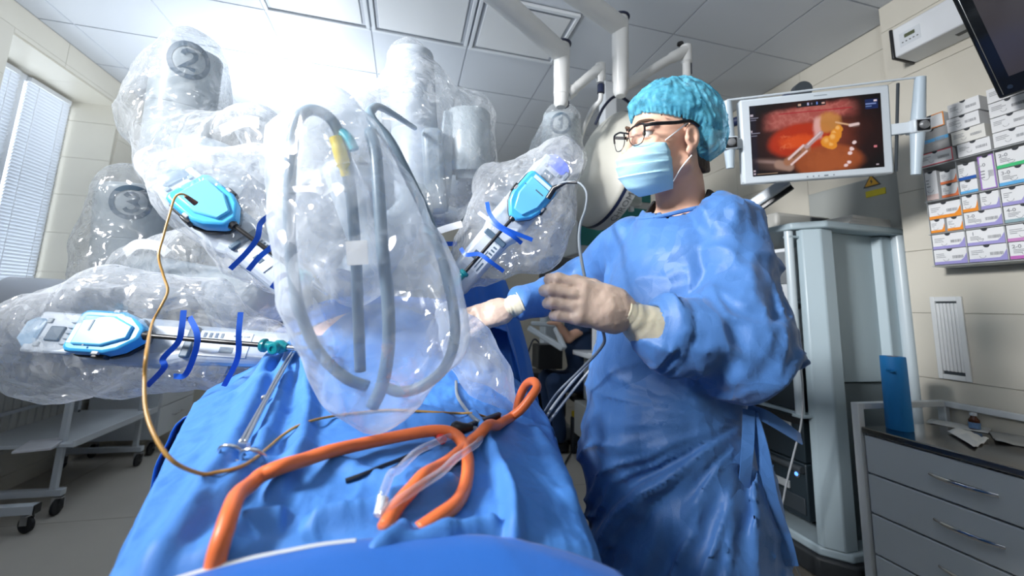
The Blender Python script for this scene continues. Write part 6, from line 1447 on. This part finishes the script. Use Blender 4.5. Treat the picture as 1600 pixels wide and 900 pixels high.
# bottom left trolley foot nearer the camera
tf = thing('stand_base', 'square tube stand base with twin casters at the lower left edge', 'stand', atZ(20, 850, 0))
p = atZ(22, 843, 0)
for off in ((-.0, .06), (-.06, -.10)):
    c = p+np.array([off[0], off[1], 0]); b = MB(); b.bar(c+np.array([-.44, .0, .118]), c+np.array([.03, 0, .118]), .045, .045); b.build('foot_bar', WT, tf, bevel=.003)
    b = MB(); b.bar(c+np.array([.0305, 0, .118]), c+np.array([.036, 0, .118]), .046, .046); b.build('end_cap', BLACK, tf)
    caster(tf, c+np.array([.0, 0, 0]), .042, (.3, .95, 0))
b = MB(); b.bar(p+np.array([-.42, -.05, .142]), p+np.array([-.42, -.05, .80]), .05, .05); b.build('pole', WT, tf, bevel=.003)
b = MB(); b.bar(p+np.array([-.42, -.16, .118]), p+np.array([-.42, .1, .118]), .044, .044); b.build('cross_bar', WT, tf, bevel=.003)
# ---- far background: operator seated at a console
NAVYC = mat('navy_scrub_cloth', (.010, .035, .10), .75, bump=.1, bscale=200)
cn = thing('surgeon_console', 'grey and black operator console at the back of the room', 'console', at(850, 670, 4.1))
base = at(852, 660, 4.1); bx_, by_ = base[0], base[1]
b = MB(); b.bx(bx_-.22, bx_+.20, by_-.30, by_+.35, .05, .17); b.build('pedal_base', mat('console_grey', (.28, .30, .31), .4), cn, bevel=.03, seg=3)
b = MB(); b.bx(bx_-.20, bx_+.22, by_-.02, by_+.35, .175, .62); b.build('body', BLACK, cn, bevel=.03)
b = MB(); b.bar(at(826, 512, 3.9), at(880, 545, 3.7), .05, .05); b.build('armrest_frame', MONW, cn, bevel=.01)
b = MB(); b.bar(at(830, 505, 4.0), at(870, 508, 3.95), .05, .04); b.build('armrest_frame', MONW, cn, bevel=.01)
b = MB(); b.bar(at(868, 512, 3.85), at(882, 545, 3.7), .04, .05); b.build('armrest_frame', MONW, cn, bevel=.01)
b = MB(); b.box(at(855, 556, 3.9), (.24, .2, .22)); b.build('touch_panel', BLACK, cn, bevel=.01)
b = MB(); b.box(at(878, 430, 4.2), (.42, .35, .38)); b.build('viewer_hood', mat('hood_dark_grey', (.045, .05, .055), .5), cn, bevel=.08, seg=4)
b = MB(); b.bx(bx_+.02, bx_+.16, by_+.15, by_+.33, .62, 1.35); b.build('viewer_column', MONW, cn, bevel=.02)
for s in (-.18, .16):
    b = MB(); b.cyl((bx_+s-.025, by_-.22, .0455), (bx_+s+.025, by_-.22, .0455), .045, n=18); b.build('wheel', RUBBER, cn)
b = MB(); b.tube(spline([at(822, 560, 4.0), at(835, 530, 4.0), at(850, 555, 4.0), at(846, 600, 4.0)], 8), .008, 8); b.build('console_cable', NAVY, cn)
op = thing('person', 'operator in navy scrubs seated at the console, bare forearm visible', 'person', at(900, 660, 4.0))
hp = at(912, 585, 4.0); hp = np.array([hp[0], hp[1], .60])
sh = hp+np.array([-.06, .0, .50]); el = at(888, 528, 3.85); wr_ = at(872, 505, 3.75)
def sd_op(P):
    d = sd_chain(P, [hp, hp+np.array([-.02, 0, .25]), sh], [.15, .15, .14], .05)
    for s in (-1, 1):
        kn = hp+np.array([-.36, -.06+s*.11, .0]); d = smin(d, sd_chain(P, [hp+np.array([0, s*.08, -.02]), kn, kn+np.array([.06, 0, -.47])], [.095, .075, .055], .03), .05)
    d = smin(d, sd_chain(P, [sh+np.array([0, -.15, .02]), el+(sh-el)*.35], [.075, .06], .03), .04)
    return d-.006*ridge(P*9, 71)
sdf_obj('scrubs', sd_op, hp-np.array([.60, .40, .56]), hp+np.array([.30, .40, .75]), .02, NAVYC, op)
def sd_op2(P):
    hd = sh+np.array([-.10, 0, .30])
    d = sd_chain(P, [sh+np.array([0, -.15, 0]), el, wr_], [.045, .045, .030], .02); d = smin(d, sd_ell(P, wr_+np.array([-.05, -.0, 0]), (.06, .03, .02)), .02)
    d = smin(d, sd_ell(P, hd, (.095, .078, .115)), .01); d = smin(d, sd_cone(P, sh, hd, .055, .055), .02); d = smin(d, sd_cone(P, hd+np.array([-.08, 0, .02]), hd+np.array([-.115, 0, -.03]), .01, .015), .01); return d
sdf_obj('body', sd_op2, np.minimum(sh, wr_)-np.array([.30, .30, .25]), np.maximum(sh, wr_)+np.array([.2, .25, .50]), .013, SKIN, op)
for s in (-1, 1):
    kn = hp+np.array([-.30, -.06+s*.11, 0]); b = MB(); b.box((kn[0]-.05, kn[1], .045), (.26, .09, .09)); b.build('shoe', BLACK, op, bevel=.03, seg=3)
stl = thing('stool', 'dark rolling stool under the seated operator', 'stool', (hp[0]+.05, hp[1], 0))
b = MB(); b.lathe((hp[0]+.05, hp[1], .40), (0, 0, 1), [(.001, 0), (.17, 0), (.19, .02), (.19, .05), (.001, .06)], 28); b.build('seat', BLACK, stl, smooth=40)
b = MB(); b.cyl((hp[0]+.05, hp[1], .10), (hp[0]+.05, hp[1], .40), .025, n=16); b.build('column', STEEL, stl)
for k in range(5):
    a = 2*math.pi*k/5+.3; e = np.array([hp[0]+.05+.24*math.cos(a), hp[1]+.24*math.sin(a), .09]); b = MB(); b.bar((hp[0]+.05, hp[1], .11), e, .03, .025); lg = b.build('leg', DARK, stl)
    b = MB(); b.cyl(e+np.array([-.02, 0, -.056]), e+np.array([.02, 0, -.056]), .033, n=14); b.build('caster_wheel', RUBBER, lg)
o = MB(); q = at(905, 628, 3.75); o.box((q[0], q[1], .33), (.13, .06, .05)); 
ys_ = thing('yellow_pedal_unit', 'small yellow capped unit low beside the operator', 'pedal unit', (q[0], q[1], 0)); o.build('cap', mat('yellow_cap', (.70, .52, .02), .45), ys_, bevel=.01)
b = MB(); b.bx(q[0]-.07, q[0]+.07, q[1]-.035, q[1]+.035, .002, .304); b.build('stand', DARK, ys_, bevel=.006)
# equipment rack right of the operator
er = thing('monitoring_cart', 'grey monitoring cart with black casters left of the surgeon gown', 'equipment cart', at(930, 690, 3.55))
c = at(936, 690, 3.4); ex, ey = c[0], c[1]
b = MB(); b.bx(ex-.10, ex+.30, ey-.12, ey+.30, .18, .46); b.build('lower_box', mat('putty_grey', (.50, .50, .47), .45), er, bevel=.01)
b = MB(); b.bx(ex-.02, ex+.32, ey-.08, ey+.28, .475, .85); b.build('device_box', mat('device_grey', (.33, .36, .37), .4), er, bevel=.01)
b = MB(); b.bx(ex-.014, ex+.10, ey-.084, ey-.081, .55, .80); b.build('device_screen', DARK, er)
b = MB(); b.lathe((ex+.03, ey-.082, .52), (0, -1, 0), [(.001, 0), (.018, 0), (.016, .012), (.001, .013)], 14); b.build('dial', WHITE_METAL, er)
b = MB(); b.bx(ex-.12, ex+.34, ey-.14, ey+.30, .86, .90); b.build('shelf', WHITE_METAL, er, bevel=.006)
b = MB(); b.bx(ex-.02, ex+.04, ey+.05, ey+.11, .90, 1.60); b.build('post', WHITE_METAL, er, bevel=.006)
b = MB(); b.bx(ex-.14, ex+.34, ey-.10, ey+.26, 1.22, 1.26); b.build('shelf', WHITE_METAL, er, bevel=.006)
b = MB(); b.bx(ex-.05, ex+.12, ey-.10, ey+.05, 1.30, 1.48); b.build('pump', MONW, er, bevel=.01)
b = MB(); b.box((ex-.0, ey-.103, 1.34), (.012, .004, .010)); b.build('pump_light', emission('green_light', (.5, 1, .1), 2), er)
for sx in (-.05, .26):
    for sy in (-.06, .24): caster(er, (ex+sx, ey+sy, 0), .055, (0, 1, 0))
# ================================================================== cables, tubes and tools on the drape
# orange tube
def dpd(pts, lift):
    """a line laid over the cloth: snapped densely, then eased"""
    q = spline([(p[0], p[1], p[2] if len(p) > 2 else 0) for p in pts], 6); P = np.array([ondrape(x, y, lift+e) for x, y, e in q]); up_ = P.copy()
    for _ in range(4):
        S_ = P.copy(); S_[1:-1] = (P[:-2]+P[1:-1]*2+P[2:])/4; S_[:, 2] = np.maximum(S_[:, 2], up_[:, 2]-.001); P = S_
    return [P[i] for i in range(0, len(P), 3)]+([P[-1]] if (len(P)-1) % 3 else [])
def dp(pts, lift): return [ondrape(p[0], p[1], lift+(p[2] if len(p) > 2 else 0)) for p in pts]
ORG = mat('orange_silicone', (.92, .20, .055), .38, spec=.45)
t = thing('suction_tube', 'thick orange tube looping across the blue drape', 'tube', ondrape(560, 720))
pts = [(334, 896, -.03), (336, 880, -.004), (345, 850, .006), (368, 808, .012), (410, 768, .012), (470, 740, .010), (560, 714, .008), (640, 700, .012), (690, 696, .014), (715, 706, .012), (730, 732, .004), (726, 768, .0), (712, 800, .0), (690, 812, -.004), (655, 826, -.012)]
b = MB(); b.tube(spline(dpd(pts, .010), 5), .0092, 14); b.build('tube', ORG, t, smooth=180)
pts = [(602, 832, -.004), (622, 796, .002), (660, 760, .004), (700, 735, .004), (735, 708, .010), (765, 688, .012)]
dB = float((ondrape(796, 659, .009)-CAM)@_f)
P_ = dpd(pts+[(780, 674, .006), (796, 659, .0)], .009)+[at(x, y, dB+e) for x, y, e in ((814, 640, .004), (830, 620, .010), (839, 605, .022), (834, 596, .04), (823, 600, .06), (813, 618, .07), (806, 645, .075))]
b = MB(); b.tube(spline(P_, 8), .0092, 14); b.build('tube', ORG, t, smooth=180)
# clear suction tube
CLR = plastic_film('clear_tube', .22, (.80, .84, .92), .08, 0.0)
t = thing('clear_tube', 'clear thin tube crossing the orange loop, white connector at its end', 'tube', ondrape(640, 760))
for pts in ([(592, 824, .002), (610, 812, .010), (660, 778, .016), (705, 748, .018), (745, 715, .012), (757, 692, .010), (745, 684, .008)], [(592, 800, .004), (600, 780, .006), (622, 752, .008), (650, 728, .010), (690, 708, .012), (730, 690, .010), (757, 688, .008)]):
    b = MB(); b.tube(spline(dpd(pts, .009), 5), .0052, 12); b.build('tube', CLR, t, smooth=180)
b = MB(); b.tube(dp([(598, 790), (594, 808), (588, 822)], .012), [.006, .0065, .0045], 12); b.build('connector', WHITE_METAL, t)
# black cable clamp
t = thing('cable_clamp', 'black plastic clamp and cord gripping the orange tube', 'clamp', ondrape(735, 690))
b = MB(); b.bar(ondrape(714, 694, .022), ondrape(778, 667, .022), .014, .009, up=tuple(_f)); b.build('clamp_arm', BLACK, t, bevel=.003)
b = MB(); b.tube(spline(dp([(702, 690), (716, 694), (738, 692)], .026), 5), [.006, .009, .011, .011, .011, .011, .010, .009, .008, .007, .006], 12); b.build('clamp_body', BLACK, t)
b = MB(); b.tube(spline(dpd([(540, 757), (600, 735), (650, 712), (668, 706)], .005), 5), .0032, 10); b.build('cord', BLACK, t)
b = MB(); b.tube(dp([(678, 691), (690, 704)], .016), [.005, .007], 10); b.build('red_cap', mat('red_cap', (.75, .06, .05), .4), t)
# forceps
fp = thing('forceps', 'long steel locking forceps clamped to the drape edge', 'forceps', ondrape(375, 710))
for pts in ([(461, 558), (440, 590), (418, 628), (402, 655), (388, 690), (382, 706)], [(456, 556), (436, 588), (416, 625), (410, 640), (394, 668), (372, 706)]):
    b = MB(); P_ = spline([p*(1-.0)+0 for p in dp(pts, .007)], 6)
    # stiff steel: straighten between the ends
    k_ = np.linspace(0, 1, len(P_))[:, None]; st_ = P_[0]*(1-k_)+P_[-1]*k_; P_ = P_*.35+st_*.65+np.array([0, 0, .006])
    b.tube(P_, [.0032*(.7+.3*min(1, k/10)) for k in range(len(P_))], 10); b.build('arm', STEEL, fp, smooth=180); pe = P_[-1]
for c in ((357, 720), (393, 726)):
    C_ = ondrape(c[0], c[1], .010); ring = [C_+(_R*math.cos(a)*.016+(_U*.75+_f*-.4)*math.sin(a)*.020) for a in np.linspace(0, 2*math.pi, 25)]
    b = MB(); b.tube(ring, .0026, 8, cap=False); b.build('finger_ring', STEEL, fp, smooth=180)
c_ = ondrape(411, 634, .014); b = MB(); b.lathe(c_, tocam(c_), [(.001, -.006), (.006, -.006), (.006, .005), (.003, .007), (.001, .007)], 14); b.build('pivot', STEEL, fp)
b = MB(); b.bar(ondrape(368, 707, .012), ondrape(390, 709, .012), .006, .006); b.build('ratchet', STEEL, fp)
# amber instrument cable
AMB = mat('amber_cable', (.50, .27, .06), .35)
t = thing('instrument_cable', 'thin amber cable falling from the upper left instrument across the drape', 'cable', ondrape(360, 742))
dA_ = float((ondrape(315, 748)-CAM)@_f)
pts = [(302, 316, .90), (288, 304, .88), (274, 308, .86), (265, 335, .84), (255, 370, .82), (248, 400, .80), (256, 432, .79), (262, 455, .78), (250, 482, .765), (238, 505, .75)]+[(x, y, dA_+e) for x, y, e in ((230, 545, .07), (226, 590, .045), (228, 640, .015), (244, 685, -.01), (272, 722, -.02))]
P_ = [at(*p) for p in pts]+dpd([(315, 748), (360, 742), (400, 722), (440, 686), (490, 662), (560, 650), (620, 645), (690, 650), (740, 652), (775, 662)], .006)
b = MB(); b.tube(spline(P_, 8), .0023, 8); b.build('cable', AMB, t, smooth=180)
b = MB(); b.tube([at(306, 318, .905), at(290, 306, .885)], [.006, .004], 10); b.build('plug', mat('brown_plug', (.16, .06, .03), .4), t)
# grey instrument cable held by the surgeon
GCB = mat('grey_cable', (.22, .25, .28), .35)
t = thing('instrument_cable', 'grey cable from the right instrument passing through the near glove', 'cable', at(905, 380, 1.0))
b = MB(); b.tube(spline([at(*p) for p in ((862, 300, 1.27), (868, 292, 1.26), (880, 285, 1.24), (903, 285, 1.22), (916, 300, 1.18), (915, 325, 1.1), (907, 350, 1.0), (905, 380, .92), (911, 420, .86), (918, 450, .82), (930, 490, .84), (944, 525, .86), (938, 545, .88), (905, 580, .95), (870, 615, 1.02), (850, 645, 1.1), (838, 665, 1.16))], 8), .0034, 10); b.build('cable', GCB, t, smooth=180)
b = MB(); b.tube([at(856, 310, 1.27), at(866, 294, 1.265), at(884, 285, 1.24), at(902, 285, 1.22)], [.009, .009, .005, .004], 12); b.build('plug', BLACK, t)
t = thing('light_cable', 'pair of grey cables running from behind the gown down to the drape', 'cable', at(900, 590, 1.1))
for k, pts in enumerate(([(960, 505, 1.3), (938, 545, 1.22), (900, 590, 1.15), (868, 630, 1.1), (842, 668, 1.08), (825, 690, 1.05)], [(965, 515, 1.3), (945, 550, 1.22), (905, 598, 1.15), (872, 640, 1.1), (846, 676, 1.08), (830, 700, 1.05)])):
    b = MB(); b.tube(spline([at(*p) for p in pts], 8), .0042, 10); b.build('cable', mat('pale_grey_cable', (.38, .41, .44), .3), t, smooth=180)
t = thing('floor_cable', 'dark cable lying on the floor behind the gown', 'cable', atZ(895, 700, .01))
b = MB(); b.tube(spline([atZ(908, 665, .008), atZ(900, 690, .008), atZ(885, 720, .008), atZ(870, 745, .008), atZ(860, 770, .008)], 6), .008, 8); b.build('cable', mat('grey_cable2', (.10, .11, .11), .5), t, smooth=180)
# thin grey tube on the right of the belly
t = thing('thin_tube', 'thin grey tube curling beside the plastic sleeve on the drape', 'tube', at(730, 640, .9))
b = MB(); b.tube(spline(dp([(712, 600), (714, 622), (728, 645), (748, 662), (764, 664)], .006), 8), .0034, 10); b.build('tube', GCB, t, smooth=180)
# cable hanging in front of the tower
t = thing('tower_cable', 'thin grey cable hanging down the front of the equipment tower', 'cable', at(1235, 700, 1.75))
b = MB(); b.tube(spline([at(*p) for p in ((1243, 520, 1.78), (1254, 600, 1.76), (1252, 660, 1.75), (1240, 710, 1.74), (1225, 775, 1.74), (1222, 830, 1.76))]+[np.array([1.84, 1.66, .012]), np.array([1.80, 1.75, .006])], 8), .004, 8); b.build('cable', mat('pale_grey_cable', (.38, .41, .44), .3), t, smooth=180)

t = thing('label_tag', 'small white tag stuck on the dark drape below the far glove', 'tag', at(760, 512, 1.28))
b = MB(); Mx = Matrix(np.stack(frame3(at(760, 518, 1.3), at(760, 505, 1.3), tocam(at(760, 512, 1.3))), 1).tolist()); c_ = ondrape(760, 512, .004); b.box(c_, (.040, .016, .0012), Mx); b.build('sticker', PAPER, t)
b = MB(); b.box(c_+tocam(c_)*.0012+np.array([0, 0, .012]), (.012, .013, .0008), Mx); b.build('print', mat('teal_print', (.05, .35, .45), .5), t)
